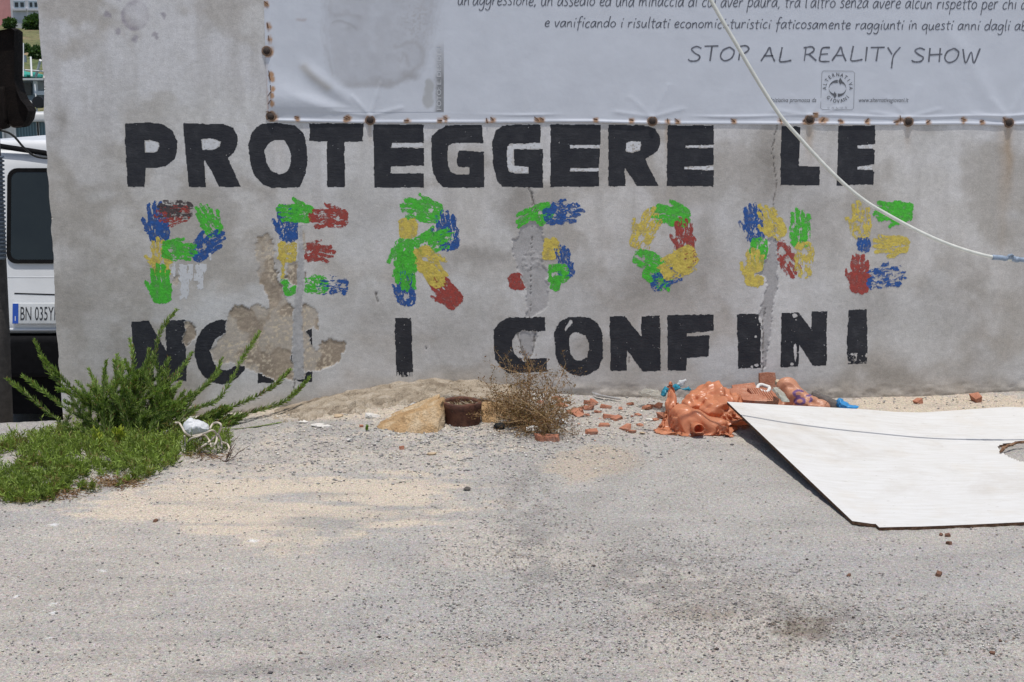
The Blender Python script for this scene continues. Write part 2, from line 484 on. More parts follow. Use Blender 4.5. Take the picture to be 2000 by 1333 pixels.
def build_wall():
    X = axis(WX0, 2.62, 0.0055, WX0, 6.0, 1.3)
    z0 = -0.30
    Z = axis(-0.18, 1.86, 0.0055, z0, 3.3, 1.3)
    XX, ZZ = np.meshgrid(X, Z)
    px, py = proj(XX, np.zeros_like(XX), ZZ)
    br, gr, st = patch_mask(px, py)
    fb = fbm(XX * 9, ZZ * 9, o=4, s=51); ff = fbm(XX * 60, ZZ * 60, o=3, s=52); fl = fbm(XX * 1.6, ZZ * 2.4, o=4, s=53); fv = fbm(XX * 14, ZZ * 2.0, o=4, s=54)
    fm = fbm(XX * 4, ZZ * 4.5, o=5, s=57)
    C = np.ones(XX.shape + (3,)) * np.array([.63, .603, .57])
    def lay(col, m):
        nonlocal C
        m = np.clip(m, 0, 1)[..., None]; C = C * (1 - m) + np.array(col) * m
    hgt = (800 - py) / 560                      # 0 at the foot, 1 above the first row
    lay((.645, .637, .643), .85 * sstep(.55, 1.1, hgt + (fl - .5) * .9))          # cleaner paint higher up
    lay((.425, .39, .345), .72 * sstep(.46, .66, fm + .10 * (1 - np.clip(hgt, 0, 1)) - .02))  # grimy clouds
    lay((.47, .425, .37), .5 * sstep(.75, .15, hgt + (fm - .5) * .8) * sstep(.35, .6, fb))
    lay((.68, .67, .655), .7 * sstep(.52, .68, fl + (fm - .5) * .4))                # washed lighter clouds
    lay((.46, .435, .41), .35 * sstep(.5, .75, fv) * sstep(.2, .6, hgt))
    # darker grubby zones read off the photograph
    for cx, cy, rx, ry, a in ((1010,400,40,50,.55),(1515,340,25,80,.5),(940,505,70,22,.5),(1400,470,60,120,.3),(1260,560,120,60,.4),(1850,600,110,80,.45),(1700,600,70,60,.35),(700,610,90,60,.25),(1930,735,60,60,.3),
                              (1150,690,70,50,.3),(160,560,60,120,.3),(210,680,90,80,.3),(1200,520,35,60,.3),(1590,420,60,90,.35),(720,420,60,60,.2),(95,240,18,26,.45),(190,300,80,90,.15),(1740,740,160,36,.35),(880,650,220,60,.2)):
        lay((.30, .275, .245), 1.35 * a * blob(px + (fm - .5) * 90, py + (fb - .5) * 60, cx, cy, rx, ry) * (.55 + .9 * fb))
    for cx, cy, rx, ry, a in ((970,440,45,60,.6),(900,560,60,35,.55),(1180,480,26,70,.4),(1420,420,40,80,.35),(320,240,120,90,.3),(1790,660,70,60,.4),(1650,560,40,60,.3),(1060,740,160,20,.4),(640,640,50,60,.35),(1820,300,100,90,.35)):
        lay((.66, .65, .63), a * blob(px + (fm - .5) * 90, py + (fb - .5) * 60, cx, cy, rx, ry))
    # faded violet sun-shaped print at the top left
    d = np.hypot((px - 263 + (fb - .5) * 10) / 27, (py - 30) / 31)
    lay((.33, .295, .345), .7 * sstep(1.05, .9, d) * (.35 + .9 * sstep(.4, .6, fb)) * (.5 + .5 * sstep(.6, .9, d)))
    for sx, sy, ra in ((207,27,9),(213,30,6),(229,62,9),(265,76,10),(300,68,9),(317,32,8),(230,0,6),(303,75,6),(312,28,5)):
        lay((.33, .30, .345), .65 * sstep(.45, .8, blob(px + (fb - .5) * 16, py + (ff - .5) * 10, sx, sy, ra, ra * .8)))
    # rust runs under the banner bolts
    for cx, L, wd, a in ((1305,95,6,.55),(1581,90,8,.6),(1774,60,6,.35),(1970,190,9,.55),(723,40,5,.4),(1310,190,7,.15),(545,150,14,.18),(1958,440,10,.2),(985,30,4,.2),(1530,40,5,.3)):
        dd = np.exp(-((px - cx - (fb - .5) * 12) / wd) ** 2) * sstep(238, 250, py) * (1 - sstep(250, 250 + L, py))
        lay((.38, .235, .10), a * dd * (.5 + .8 * fv))
    # damp, salt and dust along the foot, then the dark gap at the base
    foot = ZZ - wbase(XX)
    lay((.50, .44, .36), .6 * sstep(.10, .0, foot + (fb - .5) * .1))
    lay((.26, .225, .185), .7 * sstep(.018, .0, foot + (ff - .5) * .03))  # shade of the gap at the base, painted in as a dark line
    # peeled plaster: older render underneath
    sp_ = fbm(XX * 95, ZZ * 95, o=2, s=55)
    brc = np.array([.40, .325, .25]) * (0.72 + .5 * fb)[..., None]
    brc = brc * (1 - .0) + 0
    m2 = sstep(.48, .56, fbm(XX * 7 + 3, ZZ * 7, o=4, s=61))[..., None]
    brc = brc * (1 - m2) + np.array([.50, .44, .37]) * m2
    q = sstep(.60, .66, sp_)[..., None] * (.3 + .7 * sstep(.4, .7, fbm(XX * 10, ZZ * 10, o=2, s=56)))[..., None]
    brc = brc * (1 - q) + np.array([.66, .56, .42]) * q
    C = np.where(br[..., None], brc, C)
    grc = np.array([.44, .425, .415]) * (.86 + .3 * fb)[..., None]
    C = np.where(gr[..., None], grc, C)
    stc = np.array([.47, .46, .455]) * (.8 + .4 * ff)[..., None]
    C = np.where(st[..., None], stc, C)
    # relief
    D = np.zeros_like(XX)
    lev = sstep(.44, .5, fbm(XX * 7 + 3, ZZ * 7, o=4, s=61))
    D = np.where(br, .0032 - .0014 * lev + (sp_ - .5) * .0012 + (ff - .5) * .0007, D)
    D = np.where(gr, .0032 + (ff - .5) * .0006, D)
    gl = gr & (blob(px, py, 1036, 510, 16, 18) > .3)
    D = np.where(gl, .002 + (sp_ - .5) * .006, D)
    D = np.where(st, -.0008 + (ff - .5) * .0022, D)
    for pts, wd in CRACKS:
        dl = dline(px + (ff - .5) * 6, py + (fb - .5) * 6, pts)
        m = sstep(1.7 * wd, .5 * wd, dl)
        lay((.17, .15, .13), .75 * m); D = D + .004 * m
    # blistered bottom edge at the right
    bl = sstep(.10, .02, foot) * sstep(-.2, .4, XX)
    D = D + bl * (fbm(XX * 16, ZZ * 26, o=3, s=58) - .45) * .012
    D = np.where(D < -.004, -.004, D)
    # bumpy skim under the violet print
    V = np.stack([XX, D, ZZ], -1).reshape(-1, 3)
    # left edge is ragged
    e = np.isclose(V[:, 0], X[0])
    V[e, 0] += (fbm(V[e, 2] * 9, V[e, 2] * 0, o=4, s=59) - .5) * .022
    t = NT('weathered_plaster'); v = t.coord(); a = t.attr()
    f1 = t.noise(v, 260, 2, .6); f2 = t.noise(v, 45, 5, .65); f3 = t.noise(v, 11, 5, .6)
    c = t.mix(a, t.ramp(f1, [(.28, g3(.78)), (.72, g3(1.18))]), .75, 'MULTIPLY')
    c = t.mix(c, t.ramp(f2, [(.28, g3(.87)), (.72, g3(1.12))]), .8, 'MULTIPLY')
    c = t.mix(c, t.ramp(f3, [(.3, (.91, .905, .89)), (.7, (1.07, 1.07, 1.085))]), .8, 'MULTIPLY')
    t.col(c); t.rough(.9); t.b.inputs['Specular IOR Level'].default_value = .2
    mp = t.n('Mapping'); mp.inputs['Scale'].default_value = (1, 1, 1.9); t.l(v, mp.inputs[0])
    f4 = t.noise(mp.outputs[0], 16, 5, .62, .6)
    h = t.n('Math', operation='MULTIPLY_ADD'); t.l(f4, h.inputs[0]); h.inputs[1].default_value = 2.2; t.l(f1, h.inputs[2])
    t.bump(h.outputs[0], .12, .006)
    F = grid(len(X), len(Z))
    o = mk('plaster_face', V, F, t.m, wall, smooth=True, col=np.clip(C, .02, .9).reshape(-1, 3))
    core = simple('wall_masonry', (.40, .35, .29), .9, .3, 12, .4)
    b = MB(); b.box((WX0 + .012, .012, -.35), (6.0, .24, 3.3)); b.build('masonry_core', core, wall)
    # closing strip between the skin and the core at the free end
    e = V[e]; Vs = np.concatenate([e, np.stack([e[:, 0] * 0 + WX0 + .012, e[:, 0] * 0 + .014, e[:, 2]], -1)]); n = len(e)
    mk('plaster_edge', Vs, [(i, i + 1, n + i + 1, n + i) for i in range(n - 1)], core, wall)
build_wall()

# ------------------------------------------------------------------ painted lettering
def runs(mask, xs, zs, cell, y):
    V = []; F = []; n = 0
    h = cell / 2
    for r in range(mask.shape[0]):
        row = np.concatenate([[0], mask[r].astype(np.int8), [0]])
        d = np.diff(row); a = np.where(d == 1)[0]; b = np.where(d == -1)[0]
        for i, j in zip(a, b):
            x0, x1 = xs[i] - h, xs[j - 1] + h
            z0, z1 = zs[r] - h, zs[r] + h
            V += [(x0, y, z0), (x1, y, z0), (x1, y, z1), (x0, y, z1)]; F.append((n, n + 1, n + 2, n + 3)); n += 4
    return V, F
def field(x0, y0, x1, y1, cell):          # wall cells covering a pixel box
    a = at(x0, y1, 0.); b = at(x1, y0, 0.)
    xs = np.arange(a[0], b[0], cell); zs = np.arange(a[2], b[2], cell)
    XX, ZZ = np.meshgrid(xs, zs)
    px, py = proj(XX, np.zeros_like(XX), ZZ)
    return xs, zs, XX, ZZ, px, py
def S(ox, oy, s, pts): return [(ox + a / s, oy + b / s) for a, b in pts]
za = lambda p: S(220, 220, 3.174, p)
zb = lambda p: S(700, 220, 3.174, p)
zc = lambda p: S(1180, 220, 3.226, p)
zd = lambda p: S(0, 560, 3.03, p)
ze = lambda p: S(680, 600, 4.0, p)
zf = lambda p: S(1120, 580, 3.333, p)
def ell(cx, cy, rx, ry, n=28): return [(cx + rx * math.cos(2 * math.pi * i / n), cy + ry * math.sin(2 * math.pi * i / n)) for i in range(n)]
LET = [
 ('P', za([(78,68),(200,62),(310,72),(370,110),(402,180),(402,225),(385,285),(330,330),(270,345),(203,345),(198,462),(95,462),(85,320),(78,180)]), [za([(197,175),(250,175),(285,185),(292,210),(275,245),(250,250),(200,250)])]),
 ('R', za([(437,68),(560,70),(690,72),(745,95),(775,150),(772,200),(750,250),(715,280),(792,462),(660,462),(610,360),(568,290),(577,462),(472,462),(452,250),(440,120)]), [za([(550,168),(620,160),(672,180),(668,205),(640,230),(555,235)])]),
 ('O', za([(930,70),(1020,62),(1130,80),(1185,130),(1205,230),(1208,300),(1195,380),(1160,465),(1080,470),(990,468),(930,445),(880,390),(852,310),(840,200),(860,130),(890,90)]), [za([(1010,168),(1065,170),(1095,225),(1108,270),(1100,330),(1075,370),(1035,385),(985,365),(955,310),(942,240),(965,195)])]),
 ('T', za([(1220,68),(1555,68),(1550,182),(1437,182),(1440,465),(1330,465),(1326,182),(1218,178)]), []),
 ('E', zb([(92,74),(405,76),(405,188),(205,190),(205,218),(407,220),(407,330),(203,333),(200,377),(405,378),(405,465),(100,465),(95,300)]), []),
 ('G', zb([(545,82),(650,76),(765,80),(775,190),(590,190),(560,205),(552,260),(555,330),(575,370),(610,385),(685,385),(688,338),(615,335),(612,300),(625,235),(780,245),(780,465),(530,465),(490,430),(462,370),(453,300),(455,150),(490,110)]), []),
 ('G', zb([(890,84),(1010,74),(1133,76),(1130,188),(945,195),(925,215),(918,270),(925,340),(940,370),(970,378),(1053,378),(1055,335),(965,332),(963,230),(1143,228),(1143,465),(890,462),(855,410),(835,330),(828,180),(850,115)]), []),
 ('E', zb([(1190,74),(1500,78),(1500,200),(1310,203),(1310,222),(1498,222),(1492,345),(1310,345),(1310,367),(1492,365),(1490,460),(1190,462)]), []),
 ('R', zc([(25,78),(250,80),(320,100),(350,150),(355,195),(335,245),(260,292),(342,465),(205,465),(130,345),(132,465),(28,465)]), [zc([(135,190),(180,178),(230,182),(235,210),(225,240),(180,252),(135,248)])]),
 ('E', zc([(400,80),(690,80),(690,203),(510,207),(510,222),(688,225),(688,332),(505,342),(505,358),(690,367),(688,465),(392,465)]), []),
 ('L', zc([(1115,85),(1237,90),(1228,338),(1358,342),(1357,458),(1110,458)]), []),
 ('E', zc([(1475,85),(1705,82),(1710,200),(1595,205),(1600,227),(1690,228),(1705,240),(1702,328),(1595,342),(1593,362),(1690,362),(1702,375),(1695,455),(1465,460)]), []),
 ('N', zd([(778,208),(880,203),(985,385),(978,200),(1090,197),(1118,210),(1098,300),(1105,560),(1010,560),(905,460),(912,585),(815,585),(790,500)]), []),
 ('O', zd(ell(1312,388,160,190)), [zd(ell(1335,390,86,106))]),
 ('N', zd([(1530,215),(1620,215),(1752,430),(1752,215),(1848,210),(1848,562),(1765,566),(1620,370),(1625,570),(1527,572)]), []),
 ('I', ze([(365,85),(495,85),(497,300),(508,520),(498,543),(380,543),(370,300)]), []),
 ('C', ze([(1240,85),(1390,80),(1540,80),(1543,185),(1490,190),(1380,185),(1320,200),(1285,250),(1280,310),(1300,370),(1330,400),(1550,400),(1555,505),(1250,518),(1190,470),(1150,410),(1138,310),(1138,180),(1180,120)]), []),
 ('O', ze([(1720,80),(1800,75),(1880,80),(1950,130),(1985,200),(1992,300),(1990,400),(1955,480),(1890,525),(1810,540),(1730,520),(1660,460),(1620,380),(1608,200),(1650,120)]), [ze([(1750,205),(1790,198),(1850,220),(1880,280),(1885,330),(1865,390),(1820,418),(1780,415),(1740,370),(1725,300),(1728,240)]), ze([(1690,180),(1715,130),(1728,100),(1748,108),(1752,125),(1735,150),(1700,188)])]),
 ('N', zf([(237,128),(335,124),(442,262),(440,125),(562,122),(567,483),(450,488),(350,350),(345,483),(242,484)]), []),
 ('F', zf([(610,120),(913,116),(910,222),(738,235),(740,255),(885,250),(882,385),(738,400),(735,482),(615,480)]), []),
 ('I', zf([(1065,115),(1220,108),(1218,465),(1072,467)]), [zf(ell(1185,258,8,9)), zf(ell(1190,445,14,10)), zf(ell(1215,150,8,20)), zf(ell(1160,455,9,8))]),
 ('N', zf([(1355,105),(1465,103),(1550,210),(1552,97),(1652,93),(1648,447),(1555,447),(1470,310),(1463,455),(1348,458)]), [zf(ell(1440,122,16,14)), zf(ell(1445,360,9,58)), zf(ell(1440,330,6,22)), zf(ell(1425,440,12,12))]),
 ('I', zf([(1790,88),(1910,83),(1915,435),(1785,440),(1780,330)]), []),
]
def lettermat():
    t = NT('black_wall_paint'); v = t.coord()
    f = t.noise(v, 20, 5, .6); f2 = t.noise(v, 220, 2)
    c = t.ramp(f, [(.3, (.018, .019, .026)), (.55, (.027, .028, .034)), (.75, (.044, .045, .052))])
    t.col(t.mix(c, t.ramp(f2, [(.3, g3(.7)), (.7, g3(1.3))]), .6, 'MULTIPLY')); t.rough(.62); t.b.inputs['Specular IOR Level'].default_value = .35
    mp = t.n('Mapping'); mp.inputs['Scale'].default_value = (1, 1, 3.2); t.l(v, mp.inputs[0])
    t.bump(t.noise(mp.outputs[0], 24, 5, .62, .6), .35, .006)
    return t.m
BLACK = lettermat()
def letters():
    for k, (ch, poly, holes) in enumerate(LET):
        xs_ = [p[0] for p in poly]; ys_ = [p[1] for p in poly]
        cell = .0024
        xs, zs, XX, ZZ, px, py = field(min(xs_) - 4, min(ys_) - 4, max(xs_) + 4, max(ys_) + 4, cell)
        j = 2.5 if k > 11 else 1.9
        qx = px + (fbm(px / 2.2, py / 6, o=2, s=70 + k) - .5) * j + (fbm(px / 16, py / 16, o=2, s=90 + k) - .5) * 2.2
        qy = py + (fbm(px / 6, py / 2.2, o=2, s=71 + k) - .5) * j + (fbm(px / 16, py / 16, o=2, s=91 + k) - .5) * 2.2
        m = inpoly(qx, qy, poly)
        for hl in holes: m &= ~inpoly(qx, qy, hl)
        m &= ~patch_bad(px, py, k < 13 or k > 15)
        m &= fbm(px / 2.0, py / 3.0, o=2, s=120 + k) < .93
        if k >= 12:                          # the lower row has flaked more
            m &= fbm(px / 5, py / 5, o=3, s=150) < .85
        if k == 15:                          # dry brush at the foot of the I
            m &= ~((py > 727) & (fbm(px / 1.6, py / 9, o=2, s=160) > .52))
        if k == 22:
            m &= ~((py > 690) & (fbm(px / 4, py / 4, o=3, s=161) > .66))
        V, F = runs(m, xs, zs, cell, -.00035)
        o = mk('painted_letter', V, F, BLACK, wall)
        tag(o, 'black painted capital letter ' + ch + (' of the top row' if k < 12 else ' of the bottom row'))
letters()

# white touch-up paint: drips under the first coloured letter and the slots of the E letters
WHITEP = simple('white_wall_paint', (.66, .66, .67), .7, .08, 40)
def white_paint():
    xs, zs, XX, ZZ, px, py = field(332, 495, 420, 590, .0022)
    m = np.zeros(px.shape, bool)
    n = (fbm(px / 4, py / 7, o=3, s=200) - .5)
    for x0, y0, y1, wd in ((339,515,540,6),(360,518,583,9),(366,535,575,5),(392,515,564,9),(384,518,548,8),(410,494,510,5),(372,516,545,9),(355,516,552,5),(398,516,530,9)):
        m |= (np.abs(px - x0 + n * 8) < wd * (.55 + n) * 1.05) & (py > y0) & (py < y1 + n * 12)
    m &= (fbm(px / 2, py / 2, o=2, s=201) < .8)
    V, F = runs(m, xs, zs, .0022, -.0004)
    mk('paint_drips', V, F, WHITEP, wall)
    slots = [zb([(205,192),(400,190),(398,214),(208,216)]), zb([(1312,204),(1498,202),(1496,220),(1312,220)]), zb([(1312,347),(1490,347),(1490,365),(1312,364)]), zb([(925,200),(1130,190),(1128,222),(958,228),(955,330),(1052,336),(1050,374),(945,370),(922,330),(920,260)]),
             zc([(512,208),(686,206),(686,222),(512,221)]), zc([(508,344),(686,336),(690,364),(508,357)]), zc([(1597,207),(1690,205),(1688,226),(1600,225)]), zc([(1597,343),(1688,338),(1686,361),(1597,360)]),
             zc([(140,192),(180,181),(228,186),(230,210),(222,236),(180,248),(140,244)]), za([(555,172),(620,165),(668,183),(660,205),(636,225),(560,230)]), za([(202,180),(248,180),(280,190),(286,210),(270,240),(248,245),(205,245)])]
    for sl_ in slots:
        a = [p[0] for p in sl_]; b = [p[1] for p in sl_]
        xs, zs, XX, ZZ, px, py = field(min(a) - 2, min(b) - 2, max(a) + 2, max(b) + 2, .0024)
        qy = py + (fbm(px / 5, py / 3, o=2, s=210) - .5) * 4
        m = inpoly(px, qy, sl_) & (fbm(px / 4, py / 3, o=3, s=211) > .36)
        V, F = runs(m, xs, zs, .0024, -.0003)
        if F: mk('touch_up_paint', V, F, WHITEP, wall)
white_paint()

# ------------------------------------------------------------------ hand prints that spell the middle word
def pmat(name, c, c2):
    t = NT(name); v = t.coord()
    f = t.noise(v, 60, 4, .6)
    t.col(t.ramp(f, [(.3, c2), (.65, c)])); t.rough(.6)
    t.bump(t.noise(v, 90, 3, .6), .5, .004)
    th = t.ramp(t.noise(v, 33, 5, .7), [(.36, g3(.5)), (.54, g3(0))])
    tp = t.n('BsdfTransparent'); mx = t.n('MixShader'); t.l(th, mx.inputs[0]); t.l(t.b.outputs[0], mx.inputs[1]); t.l(tp.outputs[0], mx.inputs[2])
    t.l(mx.outputs[0], t.t.nodes['Material Output'].inputs[0])
    return t.m
PM = {'g': pmat('green_hand_paint', (.075, .56, .035), (.06, .44, .03)), 'b': pmat('blue_hand_paint', (.018, .10, .36), (.015, .075, .27)),
      'r': pmat('red_hand_paint', (.40, .055, .04), (.30, .05, .038)), 'y': pmat('yellow_hand_paint', (.70, .56, .10), (.60, .45, .09)), 'k': pmat('brown_hand_paint', (.085, .06, .06), (.06, .05, .05))}
CN = {'g': 'green', 'b': 'blue', 'r': 'red', 'y': 'yellow', 'k': 'dark brown'}
# palm x, palm y, finger direction (deg), colour, scale, dryness 0..1, thumb side (+1 / -1 / 0), fingers 0/1
HANDS = [
 (310,452,93,'b',1.0,.35,1,1),(352,418,180,'r',.92,.45,1,1),(358,410,175,'k',.85,.6,0,1),(414,444,122,'g',1.0,.3,-1,1),(316,520,94,'y',1.0,.3,1,1),(392,490,32,'b',.95,.35,1,1),(334,488,-10,'g',1.02,.12,1,1),(315,572,93,'g',1.0,.08,1,1),
 (563,452,92,'b',.98,.2,1,1),(592,417,178,'g',1.0,.25,-1,1),(660,427,180,'r',.98,.3,-1,1),(561,494,90,'y',.95,.15,0,0),(566,560,10,'g',.9,.15,0,0),(605,494,-3,'r',.95,.3,1,1),(622,556,178,'g',.95,.3,0,1),(664,560,182,'b',.85,.62,-1,1),
 (840,414,172,'g',1.05,.15,-1,1),(797,448,92,'y',.85,.12,0,0),(876,468,98,'b',1.0,.4,1,1),(832,478,16,'g',1.0,.3,1,1),(790,488,268,'g',1.05,.3,-1,1),(829,506,-56,'y',1.05,.3,1,1),(793,578,90,'b',1.0,.22,1,1),(794,512,268,'g',.95,.4,0,1),(881,582,126,'r',1.0,.2,1,1),(853,548,126,'y',.7,.4,0,1),
 (1058,416,205,'g',1.0,.2,0,1),(1082,420,4,'b',.98,.5,1,1),(1076,488,100,'y',1.0,.1,0,0),(1105,526,100,'b',.9,.55,0,1),(1092,534,182,'g',.9,.2,0,0),(1085,556,250,'g',.5,.2,0,0),(1010,550,5,'r',.82,.08,0,0),(1034,543,10,'g',.6,.3,0,1),
 (1328,424,172,'g',1.0,.2,-1,1),(1254,466,62,'y',1.05,.4,1,1),(1256,506,-22,'g',.98,.35,0,1),(1339,480,95,'r',.95,.3,1,1),(1345,506,200,'r',.85,.45,0,0),(1340,504,205,'y',1.05,.4,0,1),(1272,536,-38,'g',.85,.35,0,1),(1290,550,24,'b',.95,.55,0,1),(1312,528,22,'y',.9,.5,0,1),
 (1475,452,95,'b',1.0,.4,1,1),(1516,448,120,'y',1.05,.2,1,1),(1563,462,90,'g',1.02,.3,0,1),(1482,482,270,'g',.95,.35,0,1),(1474,540,88,'y',1.05,.2,1,1),(1526,492,-60,'r',1.0,.45,0,1),(1571,492,-94,'y',.98,.55,0,1),
 (1682,446,92,'y',1.02,.4,1,1),(1762,414,178,'g',1.0,.2,1,1),(1687,480,92,'b',.72,.45,0,0),(1756,479,176,'y',1.0,.3,1,1),(1679,552,88,'r',1.05,.25,1,1),(1714,546,8,'b',1.0,.62,1,1),
]
def hands():
    for k, (hx, hy, ang, c, sc, dry, th, fg) in enumerate(HANDS):
        rr_ = random.Random(900 + k); sc *= rr_.uniform(.94, 1.10); dry = min(.68, max(.03, dry + rr_.uniform(-.14, .14)))
        R_ = 75 * sc
        xs, zs, XX, ZZ, px, py = field(hx - R_, hy - R_, hx + R_, hy + R_, .0021)
        a = math.radians(ang)
        # u along the fingers, v across
        dx = px - hx + (fbm(px / 9, py / 9, o=2, s=300 + k) - .5) * 6; dy = -(py - hy) + (fbm(px / 9 + 30, py / 9, o=2, s=300 + k) - .5) * 6
        u = (dx * math.cos(a) + dy * math.sin(a)) / sc; v = (-dx * math.sin(a) + dy * math.cos(a)) / sc
        if th < 0: v = -v
        r = random.Random(k)
        def cap(u0, v0, u1, v1, r0, r1):
            L = (u1 - u0) ** 2 + (v1 - v0) ** 2
            t = np.clip(((u - u0) * (u1 - u0) + (v - v0) * (v1 - v0)) / L, 0, 1)
            return np.hypot(u - u0 - t * (u1 - u0), v - v0 - t * (v1 - v0)) - (r0 + (r1 - r0) * t)
        d = np.minimum(cap(-8, 6, 12, 9, 13, 12), cap(-8, -6, 12, -9, 13, 11))
        if fg:
            for f, (v0, v1, L) in enumerate(((13, 14.5, 46), (4.8, 5.2, 53), (-4, -4.4, 50), (-12.5, -14, 41))):
                L *= r.uniform(.92, 1.05); s_ = r.uniform(-1.5, 1.5)
                seg = [(16, 26), (28.5, 37 * L / 48), (39 * L / 48, L)]
                for u0, u1 in seg:
                    t0, t1 = (u0 - 12) / (L - 12), (u1 - 12) / (L - 12)
                    d = np.minimum(d, cap(u0, v0 + (v1 - v0) * t0 + s_ * t0, u1, v0 + (v1 - v0) * t1 + s_ * t1, 4.6, 4.0))
            if th: d = np.minimum(d, np.minimum(cap(0, 17, 10, 22, 4.8, 4.5), cap(13, 23.5, 22, 27, 4.3, 3.5)))
        # the hollow of the palm and the creases take less paint
        nf = fbm(u / 3.0, v / 2.0, o=3, s=400 + k); ns = fbm(u / 9, v / 1.6, o=3, s=460 + k); nl = fbm(u / 10, v / 10, o=2, s=500 + k)
        hollow = np.exp(-((u - 0) / 7) ** 2 - ((v - 1) / 6) ** 2)
        cover = .60 + .44 * (1 - dry) - dry * .46 + (nf - .5) * .95 + (ns - .5) * 1.5 * (.35 + dry) + (nl - .5) * 1.6 * (.35 + dry) - hollow * (.30 + dry * .6) + np.clip(-d / 14, 0, .5) * .2
        m = (d + (nf - .5) * 3.5 + (ns - .5) * 2 < 0) & (cover > .45)
        m &= ~patch_bad(px, py)
        V, F = runs(m, xs, zs, .0021, -.0003 - k * .000012)
        if F:
            o = mk('handprint', V, F, PM[c], wall)
            tag(o, '%s painted handprint' % CN[c])
    # runs and spatters of yellow below the second coloured letter
    xs, zs, XX, ZZ, px, py = field(540, 500, 600, 580, .0021)
    n = fbm(px / 3, py / 4, o=3, s=600)
    m = (np.abs(px - 553 + (n - .5) * 8) < 3) & (py > 505) & (py < 545) | (np.abs(px - 580 + (n - .5) * 8) < 4.5) & (py > 512) & (py < 532)
    br, gr, st = patch_mask(px, py); m &= ~st & ~br
    V, F = runs(m, xs, zs, .0021, -.0011); 
    if F: mk('paint_run', V, F, PM['y'], wall)
hands()
# ================================================================== BANNER
def ban_bottom(px): return np.interp(px, [500, 540, 600, 700, 850, 1000, 1080, 1150, 1230, 1300, 1600, 1720, 1880, 1960, 2000, 2600], [237, 238, 239, 241, 241, 240.5, 239.5, 239.5, 242, 243, 244, 245, 243.5, 246, 244, 247])
def ban_y(px, py):
    d = ban_bottom(px) - py
    amp = .0022 + .0032 * vn(px / 95.0, px * 0, s=700)
    y = -.0022 - amp * np.exp(-((d - 2.6) / 3.0) ** 2)
    y = y - .0025 * np.exp(-((d - 17 - 2 * np.sin(px / 60)) / 3.0) ** 2) * sstep(.35, .75, vn(px / 130.0, px * 0 + 3, s=701))
    y = y - .002 * (fbm(px / 160, py / 120, o=2, s=702) - .5)
    # billow at the lower left corner and the diagonal fold above it
    t = np.clip((py - 112) / 98.0, 0, 1.0)
    reach = 522 + 62 * t + 70 * t ** 3
    y = y - .017 * t ** 1.25 * sstep(40, -34, px - reach) * sstep(238, 186, py) * sstep(516, 530, px)
    dl = dline(px, py, [(575, 118), (625, 155), (670, 190), (708, 213)])
    y = y - .0060 * np.exp(-(dl / 13) ** 2) * (.35 + .65 * sstep(213, 170, py)) * sstep(572, 612, px)
    y = y - .004 * np.exp(-(dline(px, py, [(1850, 60), (1900, 130), (1948, 222)]) / 16) ** 2) * sstep(30, 90, py)
    for q, (bx, by_) in enumerate(BOLTS[2:]):
        for ex, ey in ((-34 - 9 * (q % 2), -46), (20 + 12 * (q % 3), -70), (60, -24), (-70, -18)):
            y = y - .0016 * np.exp(-(dline(px, py, [(bx, by_ - 8), (bx + ex, by_ + ey)]) / 4.5) ** 2)
    # pulled back at the bolts
    for bx, by_ in BOLTS: y = y + .0025 * blob(px, py, bx, by_, 14, 10)
    y = y + (.0012 * sstep(516, 530, px) - .0012)
    return np.minimum(y, -.0012)
BOLTS = [(521, 100), (529, 228), (723, 235), (1274, 237), (1581, 234), (1774, 238), (1970, 240)]
XB0 = 516.0
banner = empty('banner', (float(at(1400, 120, 0.)[0]), -.01, float(at(1000, 241, 0.)[2])), 'faded white vinyl banner stapled to the wall above the slogan', 'banner')
def vinyl(name, attr=True):
    t = NT(name); v = t.coord()
    f = t.noise(v, 7, 4, .6)
    c = t.mix(t.attr(), t.ramp(f, [(.3, g3(.95)), (.7, g3(1.03))]), 1, 'MULTIPLY')
    t.col(c); t.rough(.42); t.b.inputs['Specular IOR Level'].default_value = .35
    t.bump(t.noise(v, 9, 3, .5), .12, .02)
    return t.m
VINYL = vinyl('banner_vinyl')
def build_banner():
    pxs = np.concatenate([np.arange(0, 30, 1.5), np.arange(30, 250, 3), np.arange(250, 1500, 5), np.arange(1500, 2300, 40)]) + XB0
    a = np.concatenate([np.arange(0, 26, .8), np.arange(26, 130, 2.2), np.arange(130, 250, 6), np.arange(250, 700, 30)])
    PX, A = np.meshgrid(pxs, a)
    PY = ban_bottom(PX) - A
    P = at(PX, PY, 0.0)
    # keep the left hem plumb
    D = ban_y(PX, PY)
    X = P[..., 0] + (at(XB0 + 3, 120, 0.)[0] - at(XB0, PY, 0.)[..., 0]) * sstep(60, 0, PX - XB0)
    V = np.stack([X, D, P[..., 2]], -1).reshape(-1, 3)
    C = np.ones((len(V), 3)) * np.array([.62, .645, .70])
    px, py = PX.ravel(), PY.ravel()
    n = fbm(px / 5, py / 5, o=3, s=720)
    rust = np.zeros(len(px))
    for bx, by_ in BOLTS:
        rust = np.maximum(rust, .9 * sstep(.35, .8, blob(px, py, bx, by_ + 2, 13, 13) + (n - .5) * .5))
    for sx, sy, _ in STAPLES:
        rust = np.maximum(rust, .85 * sstep(.35, .85, blob(px, py, sx + 1, sy + 3, 7, 9) + (n - .5) * .6))
    rust = np.maximum(rust, .8 * sstep(.5, .9, blob(px, py, 1606, 236, 18, 9) + (n - .5) * .9))
    rust = np.maximum(rust, .5 * sstep(522, 516, px + (n - .5) * 8) * sstep(60, 230, py))
    C = C * (1 - rust[:, None]) + np.array([.42, .20, .06]) * rust[:, None]
    mk('vinyl_sheet', V, grid(len(pxs), len(a)), VINYL, banner, smooth=True, col=C)
